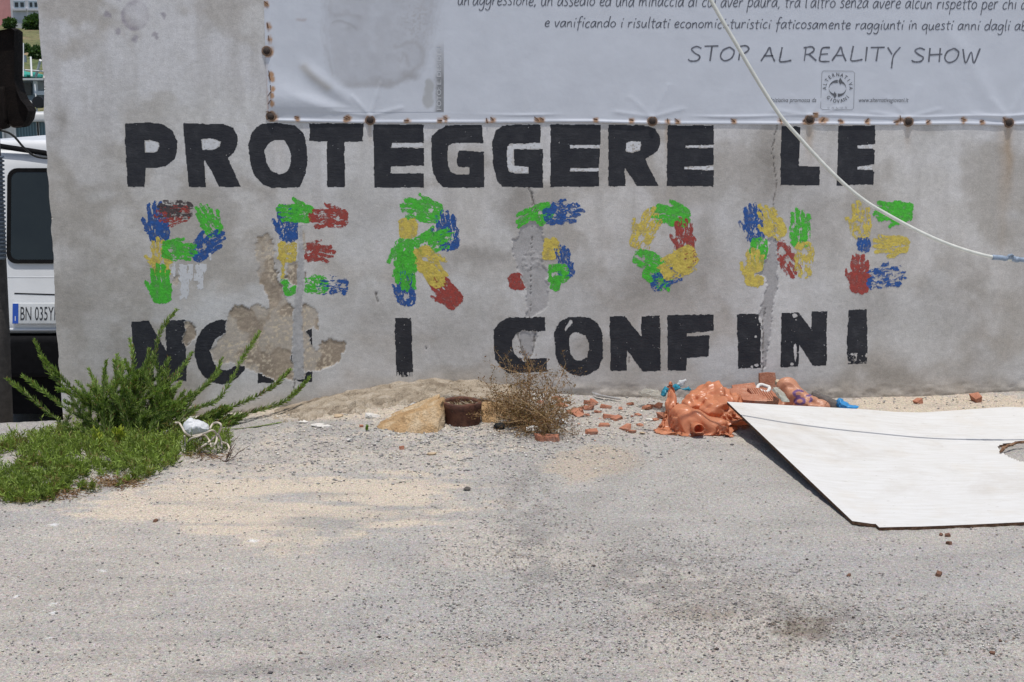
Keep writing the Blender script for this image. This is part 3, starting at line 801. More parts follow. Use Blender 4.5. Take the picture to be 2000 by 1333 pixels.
STAPLES = [(580,229,20),(675,231,25),(680,229,30),(794,235,10),(859,235,15),(870,230,35),(951,236,80),(961,232,50),(1048,232,35),(1058,232,30),(1163,233,5),(1233,234,10),(1304,236,90),(1322,235,40),(1431,235,40),(1524,234,70),
 (1571,235,-35),(1607,234,-40),(1592,222,5),(1641,236,10),(1693,235,-50),(1750,238,-20),(1758,231,85),(1812,238,-35),(1881,233,15),(1917,237,-30),(1961,233,45),
 (520,6,45),(523,50,85),(525,75,80),(526,143,75),(527,152,70),(529,172,88),(527,184,-60),(527,200,-55),(525,219,10)]
build_banner()
RUST = simple('rusty_staple', (.10, .045, .02), .8, .5, 60, .3)
BOLTM = simple('bolt_iron', (.035, .022, .017), .75, .5, 90, .4)
WASH = simple('bolt_washer', (.20, .13, .09), .7, .5, 90, .3)
def bpt(px, py, off): 
    p = at(px, py, 0.0); p = np.array(p); p[..., 1] = ban_y(np.asarray(px, float), np.asarray(py, float)) - off
    return p
for sx, sy, an in STAPLES:
    b = MB(); c = bpt(sx, sy, .0); a = math.radians(an + random.uniform(-8, 8)); L = random.uniform(.009, .013)
    d = np.array([math.cos(a) * L, 0, -math.sin(a) * L])
    b.tube([c - d + (0, .004, 0), c - d - (0, .0026, 0), c + d - (0, .0026, 0), c + d + (0, .004, 0)], .0019, 5)
    b.build('staple', RUST, banner)
for bx, by_ in BOLTS:
    c = bpt(bx, by_, .0)
    th = np.linspace(0, 2 * math.pi, 19)[:-1]
    def ringpts(r, y): return [(c[0] + r * math.cos(t), c[1] + y, c[2] + r * math.sin(t)) for t in th]
    prof = [(.024, .004), (.024, -.003), (.0215, -.005), (.016, -.004), (.0155, -.009), (.010, -.0125), (.001, -.0135)]
    V = []; F = []
    for r, y in prof: V += ringpts(r, y)
    for j in range(len(prof) - 1):
        for i in range(18): F.append((j*18+i, (j+1)*18+i, (j+1)*18+(i+1)%18, j*18+(i+1)%18))
    w_ = mk('bolt', V[:4*18], [f for f in F if max(f) < 72], WASH, banner, smooth=True)
    mk('bolt_head', V[3*18:], [tuple(i - 54 for i in f) for f in F if min(f) >= 54], BOLTM, w_, smooth=True)

# faded portrait print
def photo_print():
    pxs = np.arange(574, 867.1, 1.6); pys = np.arange(219, -60, -1.6)
    PX, PY = np.meshgrid(pxs, pys)
    P = bpt(PX, PY, .0008)
    base = np.array([.62, .645, .70]); C = np.ones(PX.shape + (3,)) * base
    def lay(col, m):
        nonlocal C
        m = np.clip(m, 0, 1)[..., None]; C = C * (1 - m) + np.array(col) * m
    n = fbm(PX / 14, PY / 14, o=4, s=730); nf = fbm(PX / 4, PY / 4, o=3, s=731)
    qx = PX + (n - .5) * 10; qy = PY + (n - .5) * 8
    face = [(648,-60),(636,0),(634,60),(640,110),(648,148),(672,168),(690,173),(725,168),(742,169),(760,173),(782,163),(812,152),(828,120),(846,60),(858,0),(866,-60)]
    fm = sum(inpoly(qx + a, qy + b, face).astype(float) for a in (-8, 0, 8) for b in (-3, 0, 3)) / 9
    lay((0.452, 0.456, 0.484), fm * (.55 + .5 * (n - .5)))
    jaw = dline(qx, qy, [(672,168),(690,173),(725,168),(742,169),(760,173),(782,163),(812,148)])
    lay((0.392, 0.387, 0.395), .55 * np.exp(-(np.maximum(jaw, 0) / 12) ** 2) * fm)
    lay((0.376, 0.367, 0.378), .5 * blob(qx, qy, 755, 162, 22, 9) * fm + .55 * blob(qx, qy, 803, 150, 14, 5))
    # eye, brow, nose side
    lay((0.400, 0.399, 0.416), .6 * np.exp(-(dline(qx, qy, [(650,45),(668,42),(685,48),(698,58)]) / 3) ** 2) + .5 * np.exp(-(dline(qx, qy, [(655,30),(680,26),(705,36)]) / 5) ** 2))
    lay((0.400, 0.399, 0.416), .5 * blob(qx, qy, 680, 55, 10, 6) + .35 * np.exp(-(dline(qx, qy, [(634,90),(646,130),(650,145)]) / 4) ** 2))
    lay((0.576, 0.595, 0.637), .5 * blob(qx, qy, 670, 52, 8, 5))
    # ear
    lay((0.416, 0.412, 0.425), .5 * np.exp(-(dline(qx, qy, [(772,92),(792,84),(815,84),(828,100),(824,125),(806,142),(790,146)]) / 5) ** 2) + .45 * np.exp(-(dline(qx, qy, [(780,118),(788,105),(795,110),(797,128)]) / 4) ** 2))
    lay((0.400, 0.387, 0.387), .5 * sstep(.45, .7, nf) * blob(qx, qy, 815, 40, 34, 46))
    lay((0.480, 0.456, 0.425), .7 * np.exp(-(dline(qx, qy, [(592,130),(612,152),(640,172)]) / 8) ** 2))
    lay((0.416, 0.342, 0.323), .5 * np.exp(-(dline(qx, qy, [(563,30),(568,26),(572,36),(588,38),(598,40)]) / 3) ** 2))
    # dark strip at the right border and the two smudges beside it
    lay((0.368, 0.371, 0.383), .75 * sstep(842, 862, qx) * sstep(70, 120, qy))
    lay((0.240, 0.244, 0.255), .8 * sstep(848, 860, PX + (n - .5) * 14) * sstep(120, 160, qy) * (.6 + .8 * n))
    lay((0.424, 0.428, 0.425), .8 * sstep(.3, .7, blob(qx, qy, 838, 168, 12, 15) + blob(qx, qy, 836, 198, 13, 16)))
    edge = sstep(574, 584, PX)
    C = C * edge[..., None] + base * (1 - edge[..., None])
    return mk('portrait_print', P.reshape(-1, 3), grid(len(pxs), len(pys)), VINYL, banner, smooth=True, col=C.reshape(-1, 3))
photo_print()

# ------------------------------------------------------------------ hand-lettered lines on the banner (stroke alphabet)
G = {
 'a': (1.02, [[(.85,.85),(.55,1.0),(.2,.75),(.08,.3),(.25,.02),(.55,.2),(.82,.8)], [(.88,.98),(.8,.4),(.92,.02)]]),
 'b': (1.0, [[(.2,1.75),(.15,.9),(.14,.05)], [(.14,.6),(.45,.95),(.8,.75),(.8,.3),(.5,.02),(.14,.1)]]),
 'c': (.85, [[(.75,.9),(.5,1.0),(.18,.7),(.12,.25),(.35,.0),(.72,.12)]]),
 'd': (1.05, [[(.8,.75),(.5,.98),(.15,.65),(.1,.2),(.35,.0),(.7,.25),(.85,.8)], [(1.0,1.85),(.88,1.0),(.86,.02)]]),
 'e': (.9, [[(.15,.45),(.6,.55),(.75,.8),(.5,1.02),(.18,.7),(.12,.25),(.4,.0),(.8,.15)]]),
 'f': (.85, [[(.95,1.75),(.7,1.85),(.5,1.5),(.4,.6),(.32,-.6)], [(.1,.85),(.8,.92)]]),
 'g': (1.02, [[(.85,.85),(.5,1.0),(.15,.7),(.12,.25),(.4,.1),(.75,.5),(.88,.95)], [(.88,.95),(.85,.0),(.7,-.6),(.35,-.72),(.1,-.5)]]),
 'h': (1.0, [[(.22,1.8),(.15,.8),(.14,.0)], [(.14,.5),(.45,.95),(.7,.85),(.75,.4),(.82,.0)]]),
 'i': (.5, [[(.25,.95),(.2,.4),(.24,.0)], [(.3,1.35),(.42,1.55)]]),
 'l': (.5, [[(.3,1.8),(.2,.9),(.22,.05),(.35,.0)]]),
 'm': (1.5, [[(.14,.95),(.12,.0)], [(.12,.5),(.4,.95),(.6,.8),(.62,.0)], [(.62,.5),(.95,.95),(1.15,.8),(1.2,.35),(1.3,.0)]]),
 'n': (1.0, [[(.14,.95),(.12,.0)], [(.12,.5),(.45,.95),(.7,.85),(.74,.4),(.82,.0)]]),
 'o': (.98, [[(.5,1.0),(.18,.75),(.1,.3),(.4,.0),(.78,.25),(.82,.7),(.5,1.0)]]),
 'p': (1.0, [[(.18,1.0),(.12,.2),(.05,-.75)], [(.14,.6),(.45,1.0),(.82,.8),(.78,.3),(.45,.05),(.14,.15)]]),
 'q': (1.02, [[(.85,.85),(.5,1.0),(.15,.7),(.12,.25),(.4,.05),(.75,.4),(.86,.95)], [(.86,.95),(.82,.0),(.85,-.75)]]),
 'r': (.8, [[(.16,1.0),(.13,.0)], [(.13,.5),(.4,.92),(.72,.92)]]),
 's': (.8, [[(.68,.92),(.4,1.02),(.2,.78),(.5,.5),(.62,.2),(.35,.0),(.05,.08)]]),
 't': (.75, [[(.4,1.5),(.32,.7),(.34,.05),(.55,.02)], [(.05,.98),(.75,1.05)]]),
 'u': (1.0, [[(.14,.98),(.12,.35),(.3,.0),(.6,.15),(.8,.95)], [(.8,.95),(.78,.3),(.9,.0)]]),
 'v': (.9, [[(.08,.95),(.35,.02),(.82,1.0)]]),
 'z': (.85, [[(.12,.92),(.72,.95),(.1,.03),(.78,.05)]]),
 "'": (.4, [[(.25,1.75),(.2,1.4)]]), ',': (.45, [[(.25,.1),(.08,-.3)]]), '-': (.6, [[(.08,.5),(.5,.52)]]), '.': (.4, [[(.15,.03),(.2,.0)]]), ' ': (.62, []),
 # capitals: cap height 1.0
 'S': (.95, [[(.82,.88),(.5,1.0),(.2,.82),(.42,.55),(.75,.32),(.6,.04),(.2,.0),(.02,.12)]]),
 'T': (.95, [[(.02,.98),(.9,1.0)], [(.5,1.0),(.42,.0)]]),
 'O': (1.05, [[(.62,.98),(.22,.75),(.08,.3),(.35,.0),(.78,.2),(.92,.7),(.62,.98)]]),
 'P': (.85, [[(.22,1.0),(.15,.0)], [(.1,.95),(.55,1.02),(.75,.78),(.5,.5),(.16,.45)]]),
 'A': (1.05, [[(.02,.02),(.35,.65),(.52,1.02),(.68,.5),(.9,.0)], [(.2,.4),(.78,.42)]]),
 'L': (.85, [[(.22,1.02),(.14,.4),(.12,.04),(.4,.0),(.85,.1)]]),
 'R': (.95, [[(.2,.95),(.14,.0)], [(.05,.92),(.55,1.0),(.72,.76),(.45,.5),(.16,.45)], [(.4,.48),(.9,.02)]]),
 'E': (.85, [[(.72,1.0),(.25,.95),(.15,.5),(.15,.05),(.75,.02)], [(.17,.52),(.62,.56)]]),
 'I': (.4, [[(.2,1.0),(.16,.0)]]),
 'Y': (.95, [[(.1,1.0),(.4,.5)], [(.9,1.02),(.5,.4),(.42,-.5)]]),
 'H': (1.0, [[(.15,1.0),(.12,.0)], [(.8,1.0),(.78,.0)], [(.12,.5),(.95,.56)]]),
 'W': (1.25, [[(.08,.95),(.3,.0),(.62,.75),(.82,.0),(1.18,1.0)]]),
}
INK = simple('banner_ink', (.13, .135, .16), .5, .35, 25)
def stroke_line(text, x0, x1, yb0, yb1, xh, wd, name, slant=.12, seed=0):
    r = random.Random(seed)
    adv = sum(G[c][0] for c in text); k = (x1 - x0) / adv
    V = []; F = []; n = 0; x = x0
    for c in text:
        a, strokes = G[c]
        jy = r.uniform(-.06, .06); sc = r.uniform(.95, 1.05)
        for s in strokes:
            pts = smooth_path([(p[0], p[1]) for p in s], 5) if len(s) > 2 else np.array(s, float)
            U = x + (pts[:, 0] * .96) * k + pts[:, 1] * slant * xh
            W = yb0 + (yb1 - yb0) * (U - x0) / (x1 - x0) - (pts[:, 1] * sc + jy) * xh
            Q = np.stack([U, W], 1)
            T = np.gradient(Q, axis=0); T /= np.linalg.norm(T, axis=1)[:, None] + 1e-9
            N = np.stack([-T[:, 1], T[:, 0]], 1)
            ww = wd / 2 * (.75 + .5 * np.array([r.random() for _ in Q]))[:, None]
            A = Q + N * ww; B = Q - N * ww
            m = len(Q)
            PA = bpt(A[:, 0], A[:, 1], .0010); PB = bpt(B[:, 0], B[:, 1], .0010)
            V.append(PA); V.append(PB)
            F += [(n + i, n + m + i, n + m + i + 1, n + i + 1) for i in range(m - 1)]
            n += 2 * m
        x += a * k
    return mk(name, np.concatenate(V), F, INK, banner)
def stroke_words(text, x0, x1, yb0, yb1, xh, wd, name, slant=.12, seed=0):
    adv = sum(G[c][0] for c in text); k = (x1 - x0) / adv; x = x0; q = ''; qx = x0
    fy = lambda u: yb0 + (yb1 - yb0) * (u - x0) / (x1 - x0)
    for c in text + ' ':
        if c == ' ':
            if q: tag(stroke_line(q, qx, x, fy(qx), fy(x), xh, wd, name, slant, seed + int(qx)), 'printed word ' + q)
            q = ''; x += G[' '][0] * k; qx = x
        else: q += c; x += G[c][0] * k
stroke_words("un'aggressione, un assedio ed una minaccia di cui aver paura, tra l'altro senza avere alcun rispetto per chi a", 893, 2006, 10, 19, 14, 1.9, 'printed_word', seed=1)
stroke_words("e vanificando i risultati economici-turistici faticosamente raggiunti in questi anni dagli ab", 1063, 2006, 53, 60, 11.5, 1.9, 'printed_word', seed=2)
stroke_words("STOP AL REALITY SHOW", 1343, 1916, 119, 122, 28, 3.0, 'printed_word', .06, 3)

def text_mesh(body, size, shear=0, bold=0):
    cu = bpy.data.curves.new('t', 'FONT'); cu.body = body; cu.size = size; cu.shear = shear; cu.offset = bold; cu.resolution_u = 3
    o = bpy.data.objects.new('t', cu); scene.collection.objects.link(o)
    dg = bpy.context.evaluated_depsgraph_get()
    me = bpy.data.meshes.new_from_object(o.evaluated_get(dg))
    V = np.array([tuple(v.co) for v in me.vertices]); F = [list(p.vertices) for p in me.polygons]
    bpy.data.objects.remove(o); bpy.data.curves.remove(cu); bpy.data.meshes.remove(me)
    return V[:, :2], F
def banner_text(body, x0, x1, yb, hpx, mat, name, shear=0, up=False, off=.0012, bold=0):
    V, F = text_mesh(body, 1.0, shear, bold)
    V[:, 0] -= V[:, 0].min(); wd = V[:, 0].max()
    H = .72
    if up:   # reading upwards: x0 = baseline px, yb = bottom, x1 = top
        PX = x0 - V[:, 1] / H * hpx; PY = yb - V[:, 0] / wd * (yb - x1)
    else:
        PX = x0 + V[:, 0] / wd * (x1 - x0); PY = yb - V[:, 1] / H * hpx
    return mk(name, bpt(PX, PY, off), F, mat, banner)
INK2 = simple('banner_ink_grey', (.12, .125, .14), .5, .2, 25)
INKW = simple('banner_ink_white', (.60, .61, .63), .5, .08, 25)
INK3 = simple('banner_ink_pale', (.32, .33, .36), .5, .1, 25)
banner_text('FOTO: E. DESIDERI', 861.5, 90, 215, 8.5, INKW, 'printed_credit', up=True, off=.0018)
banner_text('Iniziativa promossa da', 1505, 1594, 200, 9, INK2, 'printed_small_line', .25)
banner_text('www.alternativagiovani.it', 1677, 1774, 200, 9, INK2, 'printed_small_line', .25)
# round emblem in a rounded frame
def arc_text(body, cx, cy, r, a0, a1, h, inside=False, name='emblem_lettering', mat=None):
    VV = []; FF = []; n = 0
    for i, ch in enumerate(body):
        V, F = text_mesh(ch, 1.0, 0, .018)
        V = V - [(V[:, 0].min() + V[:, 0].max()) / 2, 0]
        V = V / .72 * h; V[:, 0] *= .86
        a = math.radians(a0 + (a1 - a0) * i / (len(body) - 1))
        if not inside:
            er = np.array([math.cos(a), -math.sin(a)]); et = np.array([math.sin(a), math.cos(a)])
        else:
            er = -np.array([math.cos(a), -math.sin(a)]); et = np.array([-math.sin(a), -math.cos(a)])
        c = np.array([cx, cy]) + np.array([math.cos(a), -math.sin(a)]) * r
        Q = c + V[:, :1] * et + V[:, 1:] * er
        VV.append(bpt(Q[:, 0], Q[:, 1], .0012)); FF += [[j + n for j in f] for f in F]; n += len(V)
    return mk(name, np.concatenate(VV), FF, mat or INK2, banner)
arc_text('ALTERNATIVA', 1636, 172, 22.5, 182, -2, 7.2)
arc_text('GIOVANI', 1636, 172, 29.5, 226, 318, 7.2, inside=True)
for i, ch in enumerate('ONLUS'): banner_text(ch, 1616 + i * 8.6, 1619.5 + i * 8.6, 212.5, 3.6, INK3, 'emblem_lettering')
def px_poly(P, mat, name, off=.0012):
    P = np.array(P); return mk(name, bpt(P[:, 0], P[:, 1], off), [list(range(len(P)))], mat, banner)
def ring_arc(a0, a1, w0, w1, tip):
    V = []; n = 22
    for i in range(n + 1):
        a = math.radians(a0 + (a1 - a0) * i / n); wv = w0 + (w1 - w0) * i / n
        V.append((1635.5 + 17 * math.cos(a), 173 - 16.5 * math.sin(a)))
    for i in range(n, -1, -1):
        a = math.radians(a0 + (a1 - a0) * i / n); wv = w0 + (w1 - w0) * i / n
        V.append((1635.5 + (17 - wv * .45) * math.cos(a), 173 - (16.5 - wv) * math.sin(a)))
    m = n + 1; A = np.array(V)
    F = [(i, i + 1, 2 * m - 2 - i, 2 * m - 1 - i) for i in range(n)]
    mk('emblem_arrow', bpt(A[:, 0], A[:, 1], .0012), F, INK2, banner)
ring_arc(2, 72, .8, 6.5, 0); ring_arc(88, 178, 6.5, .8, 0); ring_arc(184, 262, .8, 6.5, 0); ring_arc(272, 358, 6.5, .8, 0)
px_poly([(1641, 152), (1637, 159), (1641, 166), (1645, 159)], INK2, 'emblem_arrow', .0013)
px_poly([(1630, 193), (1634, 187), (1630, 179), (1627, 187)], INK2, 'emblem_arrow', .0013)
fr = MB()
fx = [(1608,139),(1665,139.5),(1669,143),(1667,211),(1664,215),(1606,214.5),(1602.5,211),(1605,142.5),(1608,139)]
A = np.array(fx); 
T = np.gradient(A, axis=0); T /= np.linalg.norm(T, axis=1)[:, None]; N = np.stack([-T[:, 1], T[:, 0]], 1) * .55
Va = np.concatenate([bpt((A + N)[:, 0], (A + N)[:, 1], .0011), bpt((A - N)[:, 0], (A - N)[:, 1], .0011)]); m = len(A)
mk('emblem_frame', Va, [(i, m + i, m + i + 1, i + 1) for i in range(m - 1)], INK3, banner)
# ================================================================== WALL FOOT: apron, pipe, stones
def displaced(V, F, voxel, amp, freq, seed, ridge=0):
    P, N, FF = remesh(V, F, voxel)
    n = fbm(P[:, 0] * freq, P[:, 1] * freq, P[:, 2] * freq, o=4, s=seed) - .5
    n2 = np.abs(fbm(P[:, 0] * freq * .6 + 9, P[:, 1] * freq * .6, P[:, 2] * freq * .6, o=2, s=seed + 9) - .5)
    return P + N * (n * 2 * amp - n2 * ridge)[:, None], FF
def hullVF(pts):
    bm = bmesh.new()
    for p in pts: bm.verts.new(p)
    r = bmesh.ops.convex_hull(bm, input=bm.verts)
    dead = list({g for g in r['geom_interior'] + r['geom_unused'] if isinstance(g, bmesh.types.BMVert)})
    if dead: bmesh.ops.delete(bm, geom=dead, context='VERTS')
    bm.verts.index_update()
    V = [tuple(v.co) for v in bm.verts]; F = [[v.index for v in f.verts] for f in bm.faces]; bm.free()
    return V, F
def stonemat(name, c1, c2, c3, sc=9, bump=.7):
    t = NT(name); v = t.coord(); n = t.noise(v, sc, 6, .65); n2 = t.noise(v, sc * 14, 3, .6)
    c = t.ramp(n, [(.3, c1), (.5, c2), (.68, c3)])
    t.col(t.mix(c, t.ramp(n2, [(.25, g3(.65)), (.75, g3(1.3))]), .85, 'MULTIPLY')); t.rough(.92); t.b.inputs['Specular IOR Level'].default_value = .2
    h = t.n('Math', operation='ADD'); t.l(n, h.inputs[0]); t.l(n2, h.inputs[1])
    t.bump(h.outputs[0], bump, .012); return t.m
APR = stonemat('sandy_concrete', (.20, .155, .11), (.44, .365, .275), (.57, .495, .40), 11, 1.0)
STONE = stonemat('ochre_limestone', (.33, .19, .085), (.50, .335, .18), (.62, .50, .345), 8, 1.0)
def apron():
    L = [(535, 806, 826), (580, 794, 826), (620, 787, 818), (700, 769, 806), (760, 759, 797), (830, 751, 790), (880, 750, 792), (940, 754, 794), (1000, 763, 786), (1050, 768, 777)]
    pxs = np.linspace(535, 1050, 260); base = np.interp(pxs, [l[0] for l in L], [l[1] for l in L]); fr = np.interp(pxs, [l[0] for l in L], [l[2] for l in L])
    fr = fr + (fbm(pxs / 16, pxs * 0, o=4, s=801) - .5) * 16
    V = []; nt_ = 44; A_ = at(pxs, base, 0.0); B_ = gpv(pxs, fr)
    for i, p in enumerate(pxs):
        a = A_[i]; b = B_[i]
        for j in range(nt_ + 1):
            t = j / nt_
            x = a[0] + (b[0] - a[0]) * t; y = .004 + (b[1] - .004) * t
            h = .020 * min(1, (pxs[i] - 535) / 60, (1050 - pxs[i]) / 60)
            z = h * (1 - .25 * t) * (1 if t < .93 else (1 - t) / .07) - (.01 if t >= .999 else 0)
            V.append((x, y, z))
    V = np.array(V); V[:, 2] += gz(V[:, 0], V[:, 1]); n = fbm(V[:, 0] * 18, V[:, 1] * 18, o=4, s=802) - .5
    crk = np.abs(fbm(V[:, 0] * 5, V[:, 1] * 9, o=3, s=803) - .5)
    tt = np.tile(np.arange(nt_ + 1) / nt_, len(pxs)); n5 = fbm(V[:, 0] * 45, V[:, 1] * 45, o=3, s=805) - .5
    V[:, 2] += n * (.026 + .030 * sstep(.35, .8, tt)) + n5 * .012 * sstep(.3, .7, tt) - (.018 + .012 * sstep(.3, .7, tt)) * sstep(.030, .0, crk)
    F = grid(nt_ + 1, len(pxs))[:, ::-1]
    o = mk('concrete_apron', V, F, APR, smooth=True)
    tag(o, 'crumbling sandy concrete apron along the foot of the wall behind the rusty pipe', 'concrete')
apron()
def G3(px, py, dz=0): return gp(px, py) + np.array([0, 0, dz])
def stones():
    pts = [G3(722, 838, -.02), G3(760, 847, -.02), G3(805, 852, -.02), G3(856, 847, -.02), G3(869, 836, -.02),
           at(866, 782, -.74), at(868, 776, -.62), at(858, 768, -.45), at(802, 822, -.80), at(840, 796, -.77), at(770, 832, -.79), at(735, 833, -.74), at(815, 786, -.42), at(770, 805, -.45), at(750, 815, -.55)]
    V, F = hullVF(pts); V, F = displaced(V, F, .007, .018, 15, 11, .035)
    tag(mk('stone_block', V, F, STONE, smooth=True), 'broken ochre stone wedge left of the rusty pipe', 'stone')
    pts = [G3(942, 828, -.02), G3(985, 826, -.02), G3(1000, 812, -.02), at(940, 790, -.62), at(960, 783, -.5), at(985, 795, -.5), at(935, 776, -.4), at(975, 782, -.35)]
    V, F = hullVF(pts); V, F = displaced(V, F, .009, .010, 18, 12, .02)
    tag(mk('stone_block', V, F, STONE, smooth=True), 'small ochre stone right of the rusty pipe, under the dry weed', 'stone')
    pts = [G3(852, 800, -.04), G3(1000, 800, -.04), G3(840, 775, -.04), G3(1010, 775, -.04), at(862, 766, -.44), at(935, 764, -.42), at(985, 772, -.40), at(870, 762, -.30), at(960, 764, -.28), at(900, 772, -.52), at(950, 778, -.52)]
    V, F = hullVF(pts); V, F = displaced(V, F, .008, .016, 15, 13, .03)
    tag(mk('concrete_lump', V, F, APR, smooth=True), 'rough broken concrete lump behind the rusty pipe, joining it to the apron', 'concrete')
stones()
def pipe():
    c = gp(902, 824); c[2] -= .072
    R = .083
    root = empty('iron_pipe', tuple(c), 'short rusty iron pipe stub full of dry litter at the wall foot', 'pipe')
    t = NT('rusted_iron'); v = t.coord(); n = t.noise(v, 18, 6, .65); n2 = t.noise(v, 90, 3)
    t.col(t.mix(t.ramp(n, [(.3, (.045, .018, .012)), (.5, (.105, .040, .024)), (.7, (.17, .075, .04))]), t.ramp(n2, [(.3, g3(.7)), (.7, g3(1.3))]), .8, 'MULTIPLY')); t.rough(.85); t.bump(n, .6, .01)
    RI = t.m
    H = .165
    prof = [(R * .97, -.03), (R, .02), (R * 1.0, H - .035), (R * 1.05, H - .028), (R * 1.06, H - .006), (R * 1.03, H), (R * .88, H), (R * .86, H - .01), (R * .85, .05)]
    V = []; F = []; n = 40
    for j, (r, z) in enumerate(prof):
        for i in range(n):
            a = 2 * math.pi * i / n
            rr = r * (1 + .02 * (vn(i * .7, j * .9, s=21) - .5)) ; zz = z + .006 * (vn(math.cos(a) * 2 + 5, math.sin(a) * 2 + 5, s=22) - .5) * (z > .1)
            V.append((c[0] + rr * math.cos(a), c[1] + rr * math.sin(a), c[2] + zz))
    for j in range(len(prof) - 1):
        for i in range(n): F.append((j*n+i, j*n+(i+1)%n, (j+1)*n+(i+1)%n, (j+1)*n+i))
    mk('pipe_wall', V, F, RI, root, smooth=True)
    # soil inside, and litter on it
    V = []; F = []
    for j in range(8):
        for i in range(n):
            a = 2 * math.pi * i / n; r = R * .86 * j / 7
            V.append((c[0] + r * math.cos(a), c[1] + r * math.sin(a), c[2] + H - .045 + .03 * (vn(r * 60 * math.cos(a), r * 60 * math.sin(a), s=23) - .4)))
    for j in range(7):
        for i in range(n): F.append((j*n+i, j*n+(i+1)%n, (j+1)*n+(i+1)%n, (j+1)*n+i))
    mk('soil_fill', V, F, simple('dry_soil', (.14, .095, .06), .95, .5, 60, .6), root, smooth=True)
    b = MB()
    for k in range(150):
        a = random.uniform(0, 6.28); r = R * .8 * math.sqrt(random.random()); p = c + (r * math.cos(a), r * math.sin(a), H - .03 + random.uniform(0, .018))
        d = np.array([random.uniform(-1, 1), random.uniform(-1, 1), random.uniform(-.3, .5)]) * .018
        col = random.choice([(.22, .14, .07), (.35, .26, .15), (.12, .08, .05), (.45, .38, .28)])
        b.tube([p - d, p + (0, 0, .004), p + d], .0013, 3, col)
    tag(b.build('twig_litter', simple('dry_litter', (1, 1, 1), .9, .2, 50, attr=True), root), kind='stuff')
pipe()

# ================================================================== BRICK RUBBLE
BRICK = stonemat('terracotta', (.34, .14, .085), (.46, .20, .125), (.54, .33, .24), 16, .5)
PEB = stonemat('pebble_stone', (.10, .055, .04), (.20, .105, .07), (.30, .17, .12), 30, .5)
def shard(px, py, w_, d_, h_, name, label, group, rot=None, tilt=.3, dz=0.):
    c = gp(px, py, dz) + np.array([0, 0, h_ * .3 + dz])
    M = Matrix.Rotation(rot if rot is not None else random.uniform(0, 6.28), 3, 'Z') @ Matrix.Rotation(random.uniform(-tilt, tilt), 3, 'X') @ Matrix.Rotation(random.uniform(-tilt, tilt), 3, 'Y')
    pts = []
    for sx in (-1, 1):
        for sy in (-1, 1):
            for sz in (-1, 1):
                k = random.uniform(.55, 1.0)
                q = Vector((sx * w_ / 2 * k, sy * d_ / 2 * random.uniform(.55, 1), sz * h_ / 2 * random.uniform(.85, 1)))
                pts.append(tuple(np.array(M @ q) + c))
    for _ in range(3):
        q = Vector((random.uniform(-.5, .5) * w_, random.uniform(-.55, .55) * d_, random.choice((-.5, .5)) * h_ * .9)); pts.append(tuple(np.array(M @ q) + c))
    o = hull(name, pts, BRICK if name != 'pebble' else PEB)
    tag(o, label, 'brick', group)
    return o
gA = 'terracotta shards scattered on the gravel'
for px, py, s in [(1153,790,.06),(1126,803,.055),(1128,812,.06),(1160,787,.045),(1140,798,.04),(1184,797,.05),(1190,817,.06),(1204,820,.055),(1154,845,.055),(1180,833,.05),(1222,838,.055),(1264,799,.06),(1286,796,.055),(1270,794,.04),(1231,791,.04),(1232,845,.04),
                  (1055,787,.045),(1090,782,.05),(1097,794,.05),(1122,808,.07),(1150,799,.065),(1108,788,.035),(1168,806,.03),(1212,800,.03),(1246,812,.03),(1280,822,.035),(1250,832,.03),(1147,812,.03)]:
    shard(px, py, s * 1.15, s * .75, s * .33, 'brick_shard', 'small broken terracotta shard on the gravel between the dry weed and the orange bag', gA)
shard(1296, 817, .075, .045, .03, 'brick_shard', 'narrow dark-tipped terracotta shard leaning at the left edge of the large orange bag', gA, rot=1.0, tilt=.5)
shard(1070, 861, .12, .05, .03, 'brick_shard', 'long terracotta shard under the front of the dry weed', gA, rot=.1, tilt=.1)
shard(1156, 848, .06, .04, .02, 'brick_shard', 'flat terracotta chip lying nearest to the camera right of the dry weed', gA, rot=.2, tilt=.1)
shard(785, 877, .025, .02, .015, 'brick_shard', 'tiny red brick crumb on the gravel in front of the ochre stone', gA)
shard(706, 835, .02, .018, .014, 'brick_shard', 'tiny pink brick crumb at the left tip of the ochre stone', gA)
shard(1793, 788, .05, .035, .025, 'brick_shard', 'small terracotta chip on the sand strip behind the white board', gA)
shard(1907, 784, .075, .05, .04, 'brick_shard', 'larger terracotta chunk on the sand behind the right of the white board', gA)
for k, (px, py, s, l) in enumerate([(1838, 1046, .018, 'left one of the two small red pebbles just in front of the white board'), (1851, 1048, .026, 'right one of the two small red pebbles just in front of the white board'), (1853, 1063, .026, 'small red pebble lying a little nearer than the pair by the white board'),
                                    (1833, 1124, .03, 'dark reddish pebble on the smooth grey asphalt below the white board'), (1658, 1126, .02, 'dark brown pebble on the asphalt below the lower corner of the white board'), (1938, 1278, .02, 'lone red pebble near the bottom right corner'), (304, 1019, .022, 'brown pebble lying on the sandy patch at left')]):
    shard(px, py, s * .85, s * .6, s * .42, 'pebble', l, 'loose pebbles'); 
